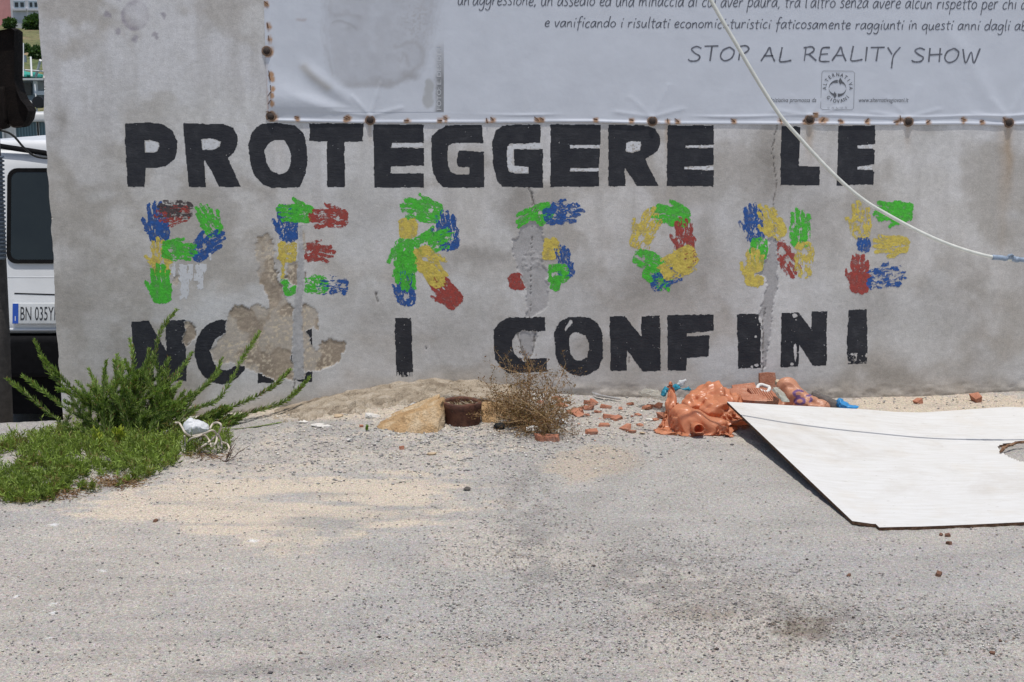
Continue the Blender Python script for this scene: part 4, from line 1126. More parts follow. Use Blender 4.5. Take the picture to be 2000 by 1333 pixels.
# pieces of hollow clay tile by the wall
def tile(c, ux, uy, un, w_, d_, h_, name, label, ribs=0, chip=True):
    c = np.array(c); b = MB()
    ux, uy, un = [np.array(u, float) / np.linalg.norm(u) for u in (ux, uy, un)]
    r = random.Random(int(abs(c[0]) * 1000))
    ol = [(-.5, -.5), (.1, -.53), (.5, -.46), (.53, .1), (.47, .5), (0, .52), (-.5, .46), (-.48, 0)]
    if chip: ol = [(a + r.uniform(-.06, .06), b_ + r.uniform(-.06, .06)) for a, b_ in ol]
    n = len(ol)
    V = [c + ux * a * w_ + uy * b_ * d_ - un * h_ / 2 for a, b_ in ol] + [c + ux * a * w_ + uy * b_ * d_ + un * h_ / 2 for a, b_ in ol]
    b.add(V, [tuple(range(n))[::-1], tuple(range(n, 2 * n))] + [(i, (i + 1) % n, n + (i + 1) % n, n + i) for i in range(n)])
    for k in range(ribs):
        x = -.42 + .84 * k / (ribs - 1)
        p0 = c + ux * x * w_ - uy * .40 * d_ + un * (h_ / 2 + .001); p1 = c + ux * x * w_ + uy * .40 * d_ + un * (h_ / 2 + .001)
        wv = ux * w_ * .28 / ribs
        b.add([p0 - wv - un * .003, p0 + wv - un * .003, p1 + wv - un * .003, p1 - wv - un * .003, p0 - wv * .6 + un * .003, p0 + wv * .6 + un * .003, p1 + wv * .6 + un * .003, p1 - wv * .6 + un * .003],
              [(4, 5, 6, 7), (0, 1, 5, 4), (1, 2, 6, 5), (2, 3, 7, 6), (3, 0, 4, 7)])
    return tag(b.build(name, BRICK), label, 'brick', 'pieces of hollow clay tile by the wall')
tile(at(1498, 744, -.05), (1, 0, 0), (0, .15, 1), (0, -1, .15), .078, .078, .03, 'clay_tile', 'square terracotta tile standing upright against the wall behind the rubbish', chip=False)
tile(at(1489, 775, -.34), (.93, .3, -.1), (-.3, .8, .45), (.1, -.5, .85), .115, .10, .03, 'clay_tile', 'ribbed terracotta tile piece beside the upright tile and the white foam', ribs=9)
tile(at(1446, 772, -.33), (1, .1, 0), (0, .9, .2), (0, -.2, .95), .13, .10, .028, 'clay_tile', 'flat terracotta tile piece between the orange bag and the ribbed tile')
tile(at(1452, 760, -.16), (1, .05, .08), (0, .9, .25), (0, -.25, .95), .115, .06, .025, 'clay_tile', 'long terracotta tile piece close to the wall behind the flat tile')
tile(at(1470, 781, -.42), (1, -.1, -.03), (0, .9, .2), (0, -.2, .95), .11, .07, .022, 'clay_tile', 'terracotta tile piece at the edge of the white board below the ribbed tile')

# ================================================================== RUBBISH
ORANGE = plastic('orange_bag_film', (.80, .345, .185), .42, .30, .12)
PINKO = plastic('printed_bag_film', (.70, .32, .19), .25, .33, .12)
def crumple(P, N, amp, f, seed):
    a = np.zeros(len(P))
    for k in range(3):
        ff = f * 1.9 ** k
        q = fbm(P[:, 0] * ff + 3 * k, P[:, 1] * ff, P[:, 2] * ff * 1.2, o=2, s=seed + k)
        a += (.5 - np.sqrt(np.abs(q - .5) + .002) * 2.2) * amp / 1.8 ** k
    return P + N * a[:, None]
def blobs(parts):
    V = []; F = []; n = 0
    for v, f in parts:
        V.append(np.array(v)); F += [[i + n for i in q] for q in f]; n += len(v)
    return np.concatenate(V), F
def tubeVF(pts, r, n=14): 
    v, f = tube(pts, r, n); return np.array(v), f
def drape(P0, nx, ny, rx, ry, ells, steps=170, pins=(), cap=None, seed=0, fric=.6):
    """a film sheet dropped over lumps: position based cloth, returns the settled sheet"""
    P = P0.reshape(ny, nx, 3).copy(); Q = P.copy(); gr = gz(P[..., 0], P[..., 1]) + .003
    def con(a, b, L, k):
        d = b - a; l = np.sqrt((d * d).sum(-1, keepdims=True)) + 1e-9
        c = d * ((l - L) / l * .5 * k); a += c; b -= c
    dg = math.hypot(rx, ry)
    for s in range(steps):
        v = (P - Q) * .965; Q = P.copy(); P = P + v; P[..., 2] -= .00035
        for it in range(5):
            for o in (0, 1):
                n = (nx - o) // 2; con(P[:, o:o + 2 * n:2], P[:, o + 1:o + 2 * n:2], rx, .95)
                n = (ny - o) // 2; con(P[o:o + 2 * n:2], P[o + 1:o + 2 * n:2], ry, .95)
            for o in (0, 1):
                n = (ny - o) // 2
                con(P[o:o + 2 * n:2, :-1], P[o + 1:o + 2 * n:2, 1:], dg, .5); con(P[o:o + 2 * n:2, 1:], P[o + 1:o + 2 * n:2, :-1], dg, .5)
            hit = np.zeros(P.shape[:2], bool)
            for c, r in ells:
                q = (P - c) / r; d = np.sqrt((q * q).sum(-1)); m = d < 1.0
                P[m] = c + q[m] / d[m][:, None] * r; hit |= m
            m = P[..., 2] < gr; P[..., 2] = np.where(m, gr, P[..., 2]); hit |= m
            if cap is not None: P[..., 2] = np.minimum(P[..., 2], np.maximum(cap(P), gr))
            P[..., 1] = np.minimum(P[..., 1], -.012)
            Q[hit] = Q[hit] * (1 - fric) + P[hit] * fric
            for (j, i), t in pins: P[j, i] = t; Q[j, i] = t
        if s % 20 == 0: gr = gz(P[..., 0], P[..., 1]) + .003
    return P
def film(name, P, mat, parent=None, col=None, cut=None, sub=True, crease=1.0, cap=None):
    ny, nx = P.shape[:2]; F = grid(nx, ny)
    if cut is not None:
        k = cut.ravel()[F].all(1); F = F[k]
    if sub:
        me = bpy.data.meshes.new('t'); me.from_pydata([tuple(v) for v in P.reshape(-1, 3)], [], F.tolist()); me.update()
        o = bpy.data.objects.new('t', me); scene.collection.objects.link(o); m = o.modifiers.new('s', 'SUBSURF'); m.levels = 1
        e = bpy.data.meshes.new_from_object(o.evaluated_get(bpy.context.evaluated_depsgraph_get()))
        V = np.zeros(len(e.vertices) * 3); e.vertices.foreach_get('co', V); V = V.reshape(-1, 3); FF = np.array([list(q.vertices) for q in e.polygons])
        bpy.data.objects.remove(o); bpy.data.meshes.remove(me); bpy.data.meshes.remove(e)
        used = np.unique(FF); mp = -np.ones(len(V), int); mp[used] = np.arange(len(used)); V = V[used]; FF = mp[FF]
    else: V, FF = P.reshape(-1, 3), F
    # crumpled film: creases as triangle waves in random directions, bent by a slow warp
    r = np.random.default_rng(len(V)); W = V + (np.stack([fbm(V[:, 0] * 7 + 9 * k, V[:, 1] * 7, V[:, 2] * 7, o=2, s=77 + k) for k in range(3)], 1) - .5) * .14
    a_ = np.zeros(len(V))
    for f, am in ((7, .013), (10, .010), (14, .008), (19, .006), (26, .004)):
        d = r.normal(size=3); d /= np.linalg.norm(d); x = W @ d * f + r.uniform(); a_ += am * (2 * np.abs(x - np.floor(x + .5)) - .5) * 1.2
    me = bpy.data.meshes.new('t'); me.from_pydata([tuple(v) for v in V], [], FF.tolist()); me.update(); N = np.zeros(len(V) * 3); me.vertices.foreach_get('normal', N); N = N.reshape(-1, 3); bpy.data.meshes.remove(me)
    N = N * np.where(N[:, 2:3] < 0, -1, 1)
    V = V + N * a_[:, None] * crease; V[:, 2] = np.maximum(V[:, 2], gz(V[:, 0], V[:, 1]) + .002)
    if cap is not None: V[:, 2] = np.minimum(V[:, 2], np.maximum(cap(V) + .012, .003))
    return mk(name, V, FF, mat, parent, True, col=col(V) if col else None)
def sheet0(c, w_, h_, nx, ny, z, ang, squeeze, seed, wob=.02):
    u, v = np.meshgrid(np.linspace(-.5, .5, nx), np.linspace(-.5, .5, ny))
    X, Y = u * w_ * squeeze, v * h_ * squeeze
    ca, sa = math.cos(ang), math.sin(ang)
    Z = z + wob * (fbm(u * 7 + 3, v * 7, o=3, s=seed) - .5) * 2
    return np.stack([c[0] + X * ca - Y * sa, c[1] + X * sa + Y * ca, Z], -1), w_ / (nx - 1), h_ / (ny - 1), u, v
def orange_bag():
    g = gp(1385, 850)
    root = empty('plastic_bag', (g[0], g[1] + .15, g[2]), 'large crumpled orange plastic bag partly under the corner of the white board', 'bag')
    A = np.array(BOARD_A); B = np.array(BOARD_B); T2 = board_pt(1800, 806, .028)
    def cap(P):                            # nothing pokes through the board resting on it
        t = np.clip((P[..., 1] - A[1]) / (B[1] - A[1]), 0, 1); xe = A[0] + (B[0] - A[0]) * t; ze = A[2] + (B[2] - A[2]) * t
        yt = np.interp(P[..., 0], [A[0], T2[0]], [A[1], T2[1]])
        return np.where((P[..., 0] > xe - .015) & (P[..., 1] < yt + .01), ze - .030, 9.)
    # filled body
    ells = [(at(1390, 786, -.44), np.array([.105, .085, .085])), (at(1402, 805, -.55), np.array([.07, .06, .065])), (at(1360, 795, -.46), np.array([.05, .06, .07])), (at(1440, 838, -.66), np.array([.08, .06, .04])), (at(1425, 790, -.42), np.array([.07, .07, .06]))]
    c = at(1398, 800, -.53)
    P0, rx, ry, u, v = sheet0(c, .68, .60, 104, 92, .235, .3, .56, 5, .035)
    P = drape(P0, 104, 92, rx, ry, ells, 170, cap=cap)
    film('bag_filled_body', P, ORANGE, root, cut=np.hypot(u, v) < .53 + .04 * np.sin(7 * np.arctan2(v, u)), cap=cap, crease=1.25)
    # open neck lying towards the camera, its tip standing up at the left
    ells = [(at(1338, 812, -.70), np.array([.055, .06, .045])), (at(1365, 822, -.76), np.array([.06, .05, .04])), (at(1395, 828, -.76), np.array([.06, .05, .035])), (at(1316, 790, -.62), np.array([.022, .04, .06])), (at(1309, 764, -.58), np.array([.012, .016, .05]))]
    c = at(1358, 815, -.71)
    P0, rx, ry, u, v = sheet0(c, .54, .37, 100, 68, .17, -.22, .64, 9, .03)
    pin = [((50, 5), at(1307, 743, -.57)), ((51, 5), at(1309, 743, -.575)), ((50, 6), at(1309, 748, -.58))]
    P = drape(P0, 100, 68, rx, ry, ells, 170, pins=pin, cap=cap)
    film('bag_neck', P, ORANGE, root, cut=(np.abs(u) ** 2.6 + np.abs(v) ** 2.6) < .5 ** 2.6 * 1.35, cap=cap, crease=.75)
    # rolled open mouth
    c = at(1365, 838, -.86); V = []; F = []
    ax = np.array([.05, -.9, .12]); ax /= np.linalg.norm(ax); u = np.cross(ax, (0, 0, 1)); u /= np.linalg.norm(u); v = np.cross(u, ax)
    n = 24; prof = [(.016, .13), (.022, .07), (.0205, .0), (.0185, -.010), (.0165, 0), (.014, .06)]
    for r, d in prof:
        for i in range(n):
            a = 2 * math.pi * i / n; V.append(c + (u * math.cos(a) * 1.2 + v * math.sin(a)) * r * (1 + .3 * (vn(i * .8, d * 20, s=51) - .5)) - ax * d)
    for j in range(len(prof) - 1):
        for i in range(n): F.append((j*n+i, j*n+(i+1)%n, (j+1)*n+(i+1)%n, (j+1)*n+i))
    mk('bag_rolled_mouth', V, F, ORANGE, root, smooth=True)
def board_pt(a, b, h):
    d = ray(a, b); t = (h - CAM[2]) / float(d[2]); return CAM + np.array([float(q) for q in d]) * t
BOARD_A, BOARD_B = board_pt(1420, 785, .105), board_pt(1672, 1025, .012)
orange_bag()
def printed_bag():
    g = gp(1565, 795)
    ells = [(at(1540, 758, -.24), np.array([.045, .05, .045])), (at(1556, 772, -.28), np.array([.05, .05, .04])), (at(1575, 785, -.33), np.array([.06, .06, .035])), (at(1595, 795, -.36), np.array([.05, .05, .03]))]
    P0, rx, ry, u, v = sheet0(at(1562, 775, -.29), .42, .31, 80, 60, .20, -.35, .62, 13, .03)
    P = drape(P0, 80, 60, rx, ry, ells, 150)
    t = NT('printed_film')
    def col(V):                            # purple lettering printed on the film
        px, py = proj(V[:, 0], V[:, 1], V[:, 2]); C = np.ones((len(V), 3)) * np.array([.74, .37, .23])
        def arc(cx, cy, rx_, ry_, wd, a0=-400, a1=400):
            d = np.hypot((px - cx) / rx_, (py - cy) / ry_); an = np.degrees(np.arctan2(-(py - cy), px - cx))
            return (np.abs(d - 1) < wd) & (an > a0) & (an < a1)
        m = arc(1562, 784, 9, 6, .35) | arc(1560, 769, 9, 6, .35, 20, 181) | arc(1560, 769, 9, 6, .35, -181, -60) | arc(1577, 768, 8, 5.5, .35, -120, 90) | arc(1580, 781, 5, 4, .5, -90, 60)
        C[m] = (.24, .14, .32); return C
    a = t.attr(); t.col(a); t.rough(.3); t.bump(t.noise(t.coord(), 45, 3, .6, 1.5), .3, .01)
    tr = t.n('BsdfTranslucent'); t.l(a, tr.inputs[0]); mx = t.n('MixShader'); mx.inputs[0].default_value = .35
    t.l(t.b.outputs[0], mx.inputs[1]); t.l(tr.outputs[0], mx.inputs[2]); t.l(mx.outputs[0], t.t.nodes['Material Output'].inputs[0])
    o = film('plastic_bag', P, t.m, None, col, cut=(np.abs(u) ** 3 + np.abs(v) ** 3) < .5 ** 3 * 1.4, crease=.9)
    tag(o, 'pale orange plastic bag with purple print leaning by the wall behind the white board', 'bag')
    # dark grey sleeve lying under it
    V, F = tubeVF(smooth_path([at(1588, 772, -.22), at(1605, 779, -.26), at(1622, 787, -.30), at(1637, 793, -.33)], 5), .026, 14)
    P, N, FF = remesh(V, F, .005); P = crumple(P, N, .006, 16, 66)
    tag(mk('cloth_sleeve', P, FF, simple('dark_cloth', (.13, .115, .105), .9, .3, 70, .4), smooth=True), 'dark grey rolled cloth sleeve between the printed bag and the blue rag', 'cloth')
    BL = plastic('blue_film', (.06, .33, .68), .25, .35, .2)
    V, F = blobs([ellipsoid(at(1640, 788, -.33), (.024, .03, .022)), ellipsoid(at(1648, 792, -.35), (.028, .03, .02)), ellipsoid(at(1664, 796, -.37), (.034, .025, .012))])
    P, N, FF = remesh(V, F, .004); P = crumple(P, N, .008, 22, 71)
    tag(mk('blue_rag', P, FF, BL, smooth=True), 'crumpled bright blue plastic rag at the back edge of the white board', 'rag')
    # crushed clear carton / bottle
    V, F = hullVF([at(1508, 757, -.36), at(1516, 754, -.34), at(1532, 766, -.36), at(1545, 785, -.46), at(1540, 787, -.48), at(1527, 787, -.48), at(1514, 772, -.42), at(1520, 768, -.46)])
    P, N, FF = remesh(V, F, .004); P = crumple(P, N, .004, 24, 75)
    tag(mk('crushed_bottle', P, FF, plastic('clear_crushed_plastic', (.60, .63, .56), .35, .2, .2, clear=.25), smooth=True), 'crushed translucent plastic bottle between the ribbed tile and the printed bag', 'bottle')
    b = MB(); th = np.linspace(0, 2 * math.pi, 20)
    c = at(1491, 759, -.30)
    b.tube([c + (.028 * math.cos(a), .02 * math.sin(a), .012 * math.sin(a) + .003 * math.cos(3 * a)) for a in th], .0085, 8)
    tag(b.build('foam_ring', simple('white_foam', (.72, .70, .66), .8, .12, 60, .3), None, True), 'oval white foam ring lying on the ribbed terracotta tile', 'foam')
    V, F = blobs([ellipsoid(at(1519, 749, -.2), (.014, .02, .018))]); P, N, FF = remesh(V, F, .003); P = crumple(P, N, .006, 35, 78)
    tag(mk('paper_scrap', P, FF, simple('tan_paper', (.55, .44, .30), .8, .3, 60), smooth=True), 'crumpled tan paper scrap beside the upright tile', 'paper')
    TEAL = plastic('teal_film', (.05, .36, .50), .3, .3, .3); WH = plastic('white_film', (.72, .74, .74), .35, .3, .1)
    V, F = blobs([ellipsoid(at(1322, 758, -.34), (.022, .02, .016)), ellipsoid(at(1338, 760, -.34), (.028, .015, .009)), ellipsoid(at(1300, 762, -.34), (.016, .02, .02)), ellipsoid(at(1298, 770, -.36), (.014, .02, .02))])
    P, N, FF = remesh(V, F, .0035); P = crumple(P, N, .009, 24, 81)
    tag(mk('teal_wrapper', P, FF, TEAL, smooth=True), 'crumpled teal plastic wrapper behind the tip of the large orange bag', 'wrapper')
    V, F = tubeVF(smooth_path([at(1325, 755, -.33), at(1331, 749, -.32), at(1340, 741, -.32)], 4), np.interp(np.linspace(0, 1, 9), [0, .4, .8, 1], [.012, .02, .013, .006]), 12)
    P, N, FF = remesh(V, F, .0035); P = crumple(P, N, .006, 24, 85)
    tag(mk('white_wrapper', P, FF, WH, smooth=True), 'twisted white wrapper sticking up behind the large orange bag', 'wrapper')
    V, F = blobs([ellipsoid(at(1268, 768, -.22), (.05, .03, .02)), ellipsoid(at(1290, 774, -.26), (.05, .05, .022))])
    P, N, FF = remesh(V, F, .004); P = crumple(P, N, .012, 18, 88)
    tag(mk('clear_film', P, FF, plastic('dusty_clear_film', (.62, .60, .53), .4, .25, .15, clear=.45), smooth=True), 'dusty clear plastic film against the wall left of the orange bag tip', 'film')
    # white strips near the wall and paper flakes
    for (a, b_, w2, l) in [((1163, 779), (1212, 786), .022, 'thin white painted strip on the rubble near the wall'), ((1158, 776), (1180, 781), .014, 'short white flake behind the thin white strip near the wall')]:
        p, q = gp(*a), gp(*b_); d = (q - p) / np.linalg.norm(q - p); s = np.cross(d, (0, 0, 1)) * w2 / 2; up = np.array([0, 0, .012])
        b = MB(); b.add([p - s + up, q - s + up, q + s * .6 + up * 1.8, p + s + up * 2.4, p - s + up * .6, q - s + up * .6, q + s * .6 + up * 1.4, p + s + up * 2.0], [(0,3,2,1)[::-1], (4,5,6,7)[::-1], (0,1,5,4), (1,2,6,5), (2,3,7,6), (3,0,4,7)])
        tag(b.build('white_strip', simple('white_strip_paint', (.74, .73, .71), .7, .1, 50)), l, 'strip')
printed_bag()

# ================================================================== WHITE BOARD
def board():
    top = [(1420, 785, .105), (1500, 790, .088), (1600, 795, .066), (1690, 800, .048), (1750, 805, .035), (1800, 806, .028), (1880, 801, .026), (1965, 795, .026), (2040, 797, .026), (2150, 800, .026)]
    bot = [(1672, 1025, .012), (1690, 1027.5, .012), (1712, 1030.5, .012), (1800, 1029, .012), (1900, 1025, .012), (2000, 1020, .012), (2100, 1015, .012), (2200, 1010, .012)]
    def conv(L):
        P = []
        for a, b, h in L:
            # keep the height above the flat datum
            d = ray(a, b); t = (h - CAM[2]) / d[2]; P.append(CAM + np.array([float(q) for q in d]) * t)
        return np.array(P)
    T, B = conv(top), conv(bot)
    nu, nv = 150, 90
    def res(P, n):
        l = np.concatenate([[0], np.cumsum(np.linalg.norm(np.diff(P, axis=0), axis=1))]); s = np.linspace(0, l[-1], n)
        return np.stack([np.interp(s, l, P[:, k]) for k in range(3)], 1)
    T, B = res(T, nu), res(B, nu)
    v = np.linspace(0, 1, nv)[:, None, None]
    P = T[None] * (1 - v) + B[None] * v
    # the sheet is stiff: the raised corner bows down towards the front
    P[..., 2] -= .012 * np.sin(math.pi * v[..., 0]) * sstep(0, .12, np.linspace(0, 1, nu))[None]
    P[..., 2] = np.maximum(P[..., 2], gz(P[..., 0], P[..., 1]) + .012)
    px, py = proj(P[..., 0], P[..., 1], P[..., 2])
    n = (fbm(px / 7, py / 4, o=3, s=901) - .5)
    notch = [(1951, 876), (1958, 870), (1975, 866), (2005, 862), (2080, 852), (2090, 935), (2040, 915), (2003, 902), (1985, 897), (1966, 888)]
    nm = inpoly(px + n * 8, py + n * 6, notch)
    chipm = inpoly(px + n * 3, py, [(1660, 1020), (1676, 1021), (1712, 1027.5), (1716, 1040), (1660, 1040)])
    m = ~(nm | chipm)
    idx = np.arange(nu * nv).reshape(nv, nu)
    cell = m[:-1, :-1] & m[1:, :-1] & m[:-1, 1:] & m[1:, 1:]
    th = .011
    V = np.concatenate([P.reshape(-1, 3), P.reshape(-1, 3) - (0, 0, th)]); o_ = nu * nv
    F = []; Fe = []
    for j in range(nv - 1):
        for i in range(nu - 1):
            if not cell[j, i]: continue
            a, b, c, d = idx[j, i], idx[j, i+1], idx[j+1, i+1], idx[j+1, i]
            F.append((a, d, c, b)); Fe.append((a + o_, b + o_, c + o_, d + o_))
            for (p, q, jj, ii) in ((a, b, j - 1, i), (b, c, j, i + 1), (c, d, j + 1, i), (d, a, j, i - 1)):
                if jj < 0 or ii < 0 or jj >= nv - 1 or ii >= nu - 1 or not cell[jj, ii]: Fe.append((p, q, q + o_, p + o_))
    t = NT('white_board_paint'); vv = t.coord()
    mp = t.n('Mapping'); mp.inputs['Scale'].default_value = (1, 5, 1); mp.inputs['Rotation'].default_value = (0, 0, .06); t.l(vv, mp.inputs[0])
    f1 = t.noise(mp.outputs[0], 9, 5, .6); f2 = t.noise(mp.outputs[0], 26, 3, .6); f3 = t.noise(vv, 5, 4, .6)
    c = t.ramp(f1, [(.3, (.62, .605, .57)), (.55, (.675, .665, .645)), (.75, (.71, .705, .69))])
    c = t.mix(c, (.60, .53, .43), t.ramp(f3, [(.52, g3(0)), (.75, g3(.35))]))
    c = t.mix(c, (.25, .2, .15), t.ramp(f2, [(.69, g3(0)), (.74, g3(.75))]))
    c = t.mix(c, (.46, .41, .35), t.ramp(t.noise(vv, 2.2, 6, .7, .8), [(.50, g3(0)), (.72, g3(.5))]))
    c = t.mix(c, (.30, .26, .22), t.ramp(t.noise(vv, 120, 2, .6), [(.70, g3(0)), (.78, g3(.6))]))
    t.col(c); t.rough(.55); t.bump(f1, .12, .01)
    root = empty('board', tuple(V[:, :].mean(0) * (1, 1, 0)), 'large white painted board on the asphalt with torn notch and propped-up corner', 'board')
    mk('painted_face', V[:o_], F, t.m, root, smooth=True)
    mk('raw_edge_and_underside', V - (0, 0, .0004), Fe, stonemat('raw_board_edge', (.05, .028, .018), (.12, .065, .04), (.22, .14, .09), 40, .6), root)
    return root
board()
# torn lip of the notch: a splintered strip bent up
def splinter():
    b = MB(); pts = smooth_path([gp(1955, 892) + (0, 0, .018), gp(1961, 886) + (0, 0, .026), gp(1976, 881) + (0, 0, .028), gp(2000, 877) + (0, 0, .028), gp(2050, 870) + (0, 0, .028)], 4)
    b.tube(pts, .006, 6); P = np.concatenate(b.V); P += (np.stack([vn(P[:, 0] * 60, P[:, 1] * 60, s=91), vn(P[:, 0] * 60, P[:, 1] * 60, s=92), vn(P[:, 0] * 60, P[:, 1] * 60, s=93)], 1) - .5) * .012
    tag(mk('splintered_strip', P, b.F, stonemat('torn_wood', (.10, .05, .03), (.26, .14, .08), (.45, .30, .2), 40, .6)), 'splintered brown strip curling along the torn notch of the white board', 'wood')
splinter()

# ================================================================== CABLE in front of the wall
def cable():
    pts = [(1290, -170), (1340, -85), (1388, 0), (1412, 43), (1440, 90), (1463, 130), (1492, 178), (1525, 228), (1560, 268), (1598, 310), (1640, 352), (1680, 386), (1720, 412), (1800, 455), (1870, 484), (1940, 503), (2000, 508), (2080, 514), (2180, 508), (2400, 470)]
    P = np.array([at(a, b, -1.10) for a, b in pts])
    root = empty('cable', tuple(P[-4]), 'white cable sagging across the wall from the banner to the right edge', 'cable')
    b = MB(); b.tube(smooth_path(P, 6), .0078, 8); b.build('cable_sheath', simple('white_cable_sheath', (.64, .64, .58), .5, .12, 30), root, True)
    Q = np.array([at(a, b, -1.10) for a, b in [(1938, 503), (1955, 504), (1966, 505.5), (1974, 502), (1982, 507), (1992, 507.5), (2012, 509)]])
    Qs = smooth_path(Q, 5); b = MB(); b.tube(Qs, .009 + .004 * vn(np.arange(len(Qs)) * .6, np.arange(len(Qs)) * 0., s=95), 8)
    b.tube([at(1972, 503, -1.11), at(1976, 497, -1.115), at(1979, 500, -1.11)], .004, 6)
    b.build('tape_wrap', simple('grey_tape', (.24, .30, .38), .5, .25, 60), root, True)
cable()
# ================================================================== PLANTS
LEAF = leafmat('needle_leaf', .3)
STEM = simple('green_stem', (.12, .13, .05), .7, .3, 40)
def leaf_quads(P, D, L, W, C, up=None):
    """P base (n,3), D unit directions (n,3), L lengths, W widths -> diamond blades"""
    n = len(P)
    ref = rng.normal(size=(n, 3)); S_ = np.cross(D, ref); S_ /= np.linalg.norm(S_, axis=1)[:, None] + 1e-9
    L = L[:, None]; W = W[:, None]
    bend = np.cross(S_, D) * L * .12
    mid = P + D * L * .5 + bend
    V = np.stack([P, mid + S_ * W, P + D * L, mid - S_ * W], 1).reshape(-1, 3)
    F = np.arange(4 * n).reshape(-1, 4)
    C = np.repeat(C, 4, axis=0)
    return V, F, C
def branch_geo(path, r0, nleaf, ll, lw, dens_from=.0, tone=1.0, dead=0.0):
    P = smooth_path(path, 8); m = len(P)
    T = np.gradient(P, axis=0); T /= np.linalg.norm(T, axis=1)[:, None]
    t = rng.uniform(dens_from, 1.0, nleaf) ** .85
    i = np.clip((t * (m - 1)).astype(int), 0, m - 1)
    fr_ = t * (m - 1) - i; j = np.minimum(i + 1, m - 1)
    base = P[i] * (1 - fr_[:, None]) + P[j] * fr_[:, None]; tg = T[i]
    rnd = rng.normal(size=(nleaf, 3)); rnd -= tg * (rnd * tg).sum(1)[:, None]; rnd /= np.linalg.norm(rnd, axis=1)[:, None]
    D = tg * rng.uniform(.55, 1.0, nleaf)[:, None] + rnd * rng.uniform(.35, .85, nleaf)[:, None] + np.array([0, 0, .22])
    D /= np.linalg.norm(D, axis=1)[:, None]
    L = ll * rng.uniform(.6, 1.25, nleaf) * np.interp(t, [0, .8, 1], [1, 1, .65])
    W = lw * rng.uniform(.7, 1.2, nleaf)
    g = rng.uniform(0, 1, nleaf)[:, None]; tip = np.clip((t - .55) / .45, 0, 1)[:, None]
    C = (np.array([.075, .135, .024]) * (1 - g) + np.array([.20, .27, .06]) * g) * tone * (1 + .5 * tip)
    dd = rng.uniform(0, 1, nleaf) < dead
    C[dd] = np.array([.24, .15, .06]) * rng.uniform(.6, 1.2, dd.sum())[:, None]
    V, F, C = leaf_quads(base, D, L, W, C)
    tv, tf = tube(P, np.linspace(r0, r0 * .3, m), 5)
    return (np.array(tv), tf), (V, F, C)
def shrub():
    b0 = gp(262, 856)
    root = empty('shrub', tuple(b0), 'wild green shrub with long needle-leaved shoots growing against the wall', 'shrub')
    # tip px, tip py, depth at the tip, bow
    tips = [(68,665,-.62,.04),(80,695,-.70,.02),(45,735,-.62,.02),(14,741,-.78,-.03),(254,664,-.30,.0),(345,606,-.30,.0),(292,682,-.40,.0),(300,690,-.34,0),(508,648,-.22,-.02),(433,702,-.30,-.02),(430,727,-.38,-.02),(110,760,-.8,0),
            (232,700,-.36,0),(205,730,-.5,0),(375,690,-.22,0),(330,700,-.42,0),(395,760,-.36,0),(150,745,-.7,0),(185,760,-.65,0),(270,725,-.5,0),(350,735,-.45,0),(310,740,-.55,0),(240,745,-.6,0),(360,765,-.5,0)]
    for k in range(70):
        a = random.uniform(0, math.pi); R_ = random.uniform(40, 130)
        tips.append((262 + R_ * math.cos(a) * 1.05, 800 - R_ * math.sin(a) * .85, random.uniform(-.75, -.15), 0))
    for k, (tx, ty, Y, bow) in enumerate(tips):
        tip = at(tx, ty, Y)
        st = b0 + np.array([random.gauss(0, .10) + (tip[0] - b0[0]) * .12, random.uniform(-.12, .16), -.01])
        d = tip - st; L = np.linalg.norm(d)
        side = np.array([0, 0, 1.0])
        mid = st + d * .5 + side * (-.06 * L if abs(d[0]) > .3 else .02) + np.array([0, 0, bow]) ; q1 = st + d * .25 + side * (.03 * L) * (1 if abs(d[0]) < .3 else -.3)
        q3 = st + d * .78 + side * (-.02 * L if abs(d[0]) > .3 else 0)
        (sv, sf), (V, F, C) = branch_geo([st] + [q + np.array([random.gauss(0, .012), random.gauss(0, .012), random.gauss(0, .010)]) for q in (q1, mid, q3)] + [tip], .0042 if L > .4 else .003, int(L * 720) + 50, .029, .0022, .12, random.uniform(.85, 1.15), .04)
        V[:, 1] = np.minimum(V[:, 1], -.012); sv[:, 1] = np.minimum(sv[:, 1], -.006)
        o = mk('branch', sv, sf, STEM, root, True)
        tag(mk('leaves', V, F, LEAF, o, col=C), kind='stuff')
    # trailing shoots to the right, along the wall foot
    for path in ([(300,840,-.35),(360,828,-.35),(430,805,-.28),(500,775,-.2),(540,750,-.16),(566,723,-.12)], [(320,845,-.35),(400,822,-.32),(480,808,-.24),(545,790,-.18),(580,765,-.13),(604,739,-.08)], [(340,850,-.45),(420,856,-.5),(480,858,-.5),(520,848,-.46),(546,833,-.42)],
                 [(330,848,-.4),(380,826,-.36),(420,815,-.3),(450,800,-.28)], [(330,846,-.4),(390,830,-.4),(440,822,-.36),(480,812,-.3)], [(330,848,-.4),(370,836,-.36),(430,828,-.34),(470,818,-.3)], [(380,850,-.4),(420,838,-.4),(460,828,-.36)], [(350,845,-.3),(400,815,-.26),(440,795,-.2)]):
        (sv, sf), (V, F, C) = branch_geo([at(*p) for p in path], .004, 700, .030, .0025, 0, 1.05, .12)
        V[:, 1] = np.minimum(V[:, 1], -.012)
        gmin = gz(V[:, 0], V[:, 1]) + .004; V[:, 2] = np.maximum(V[:, 2], gmin)
        o = mk('trailing_branch', sv, sf, STEM, root, True)
        tag(mk('leaves', V, F, LEAF, o, col=C), kind='stuff')
shrub()
MAT_POLY = [(-260,985),(-260,880),(0,868),(60,858),(120,842),(200,835),(330,838),(420,846),(455,858),(440,882),(360,898),(330,915),(300,935),(255,945),(215,958),(160,966),(120,976),(60,986),(0,982)]
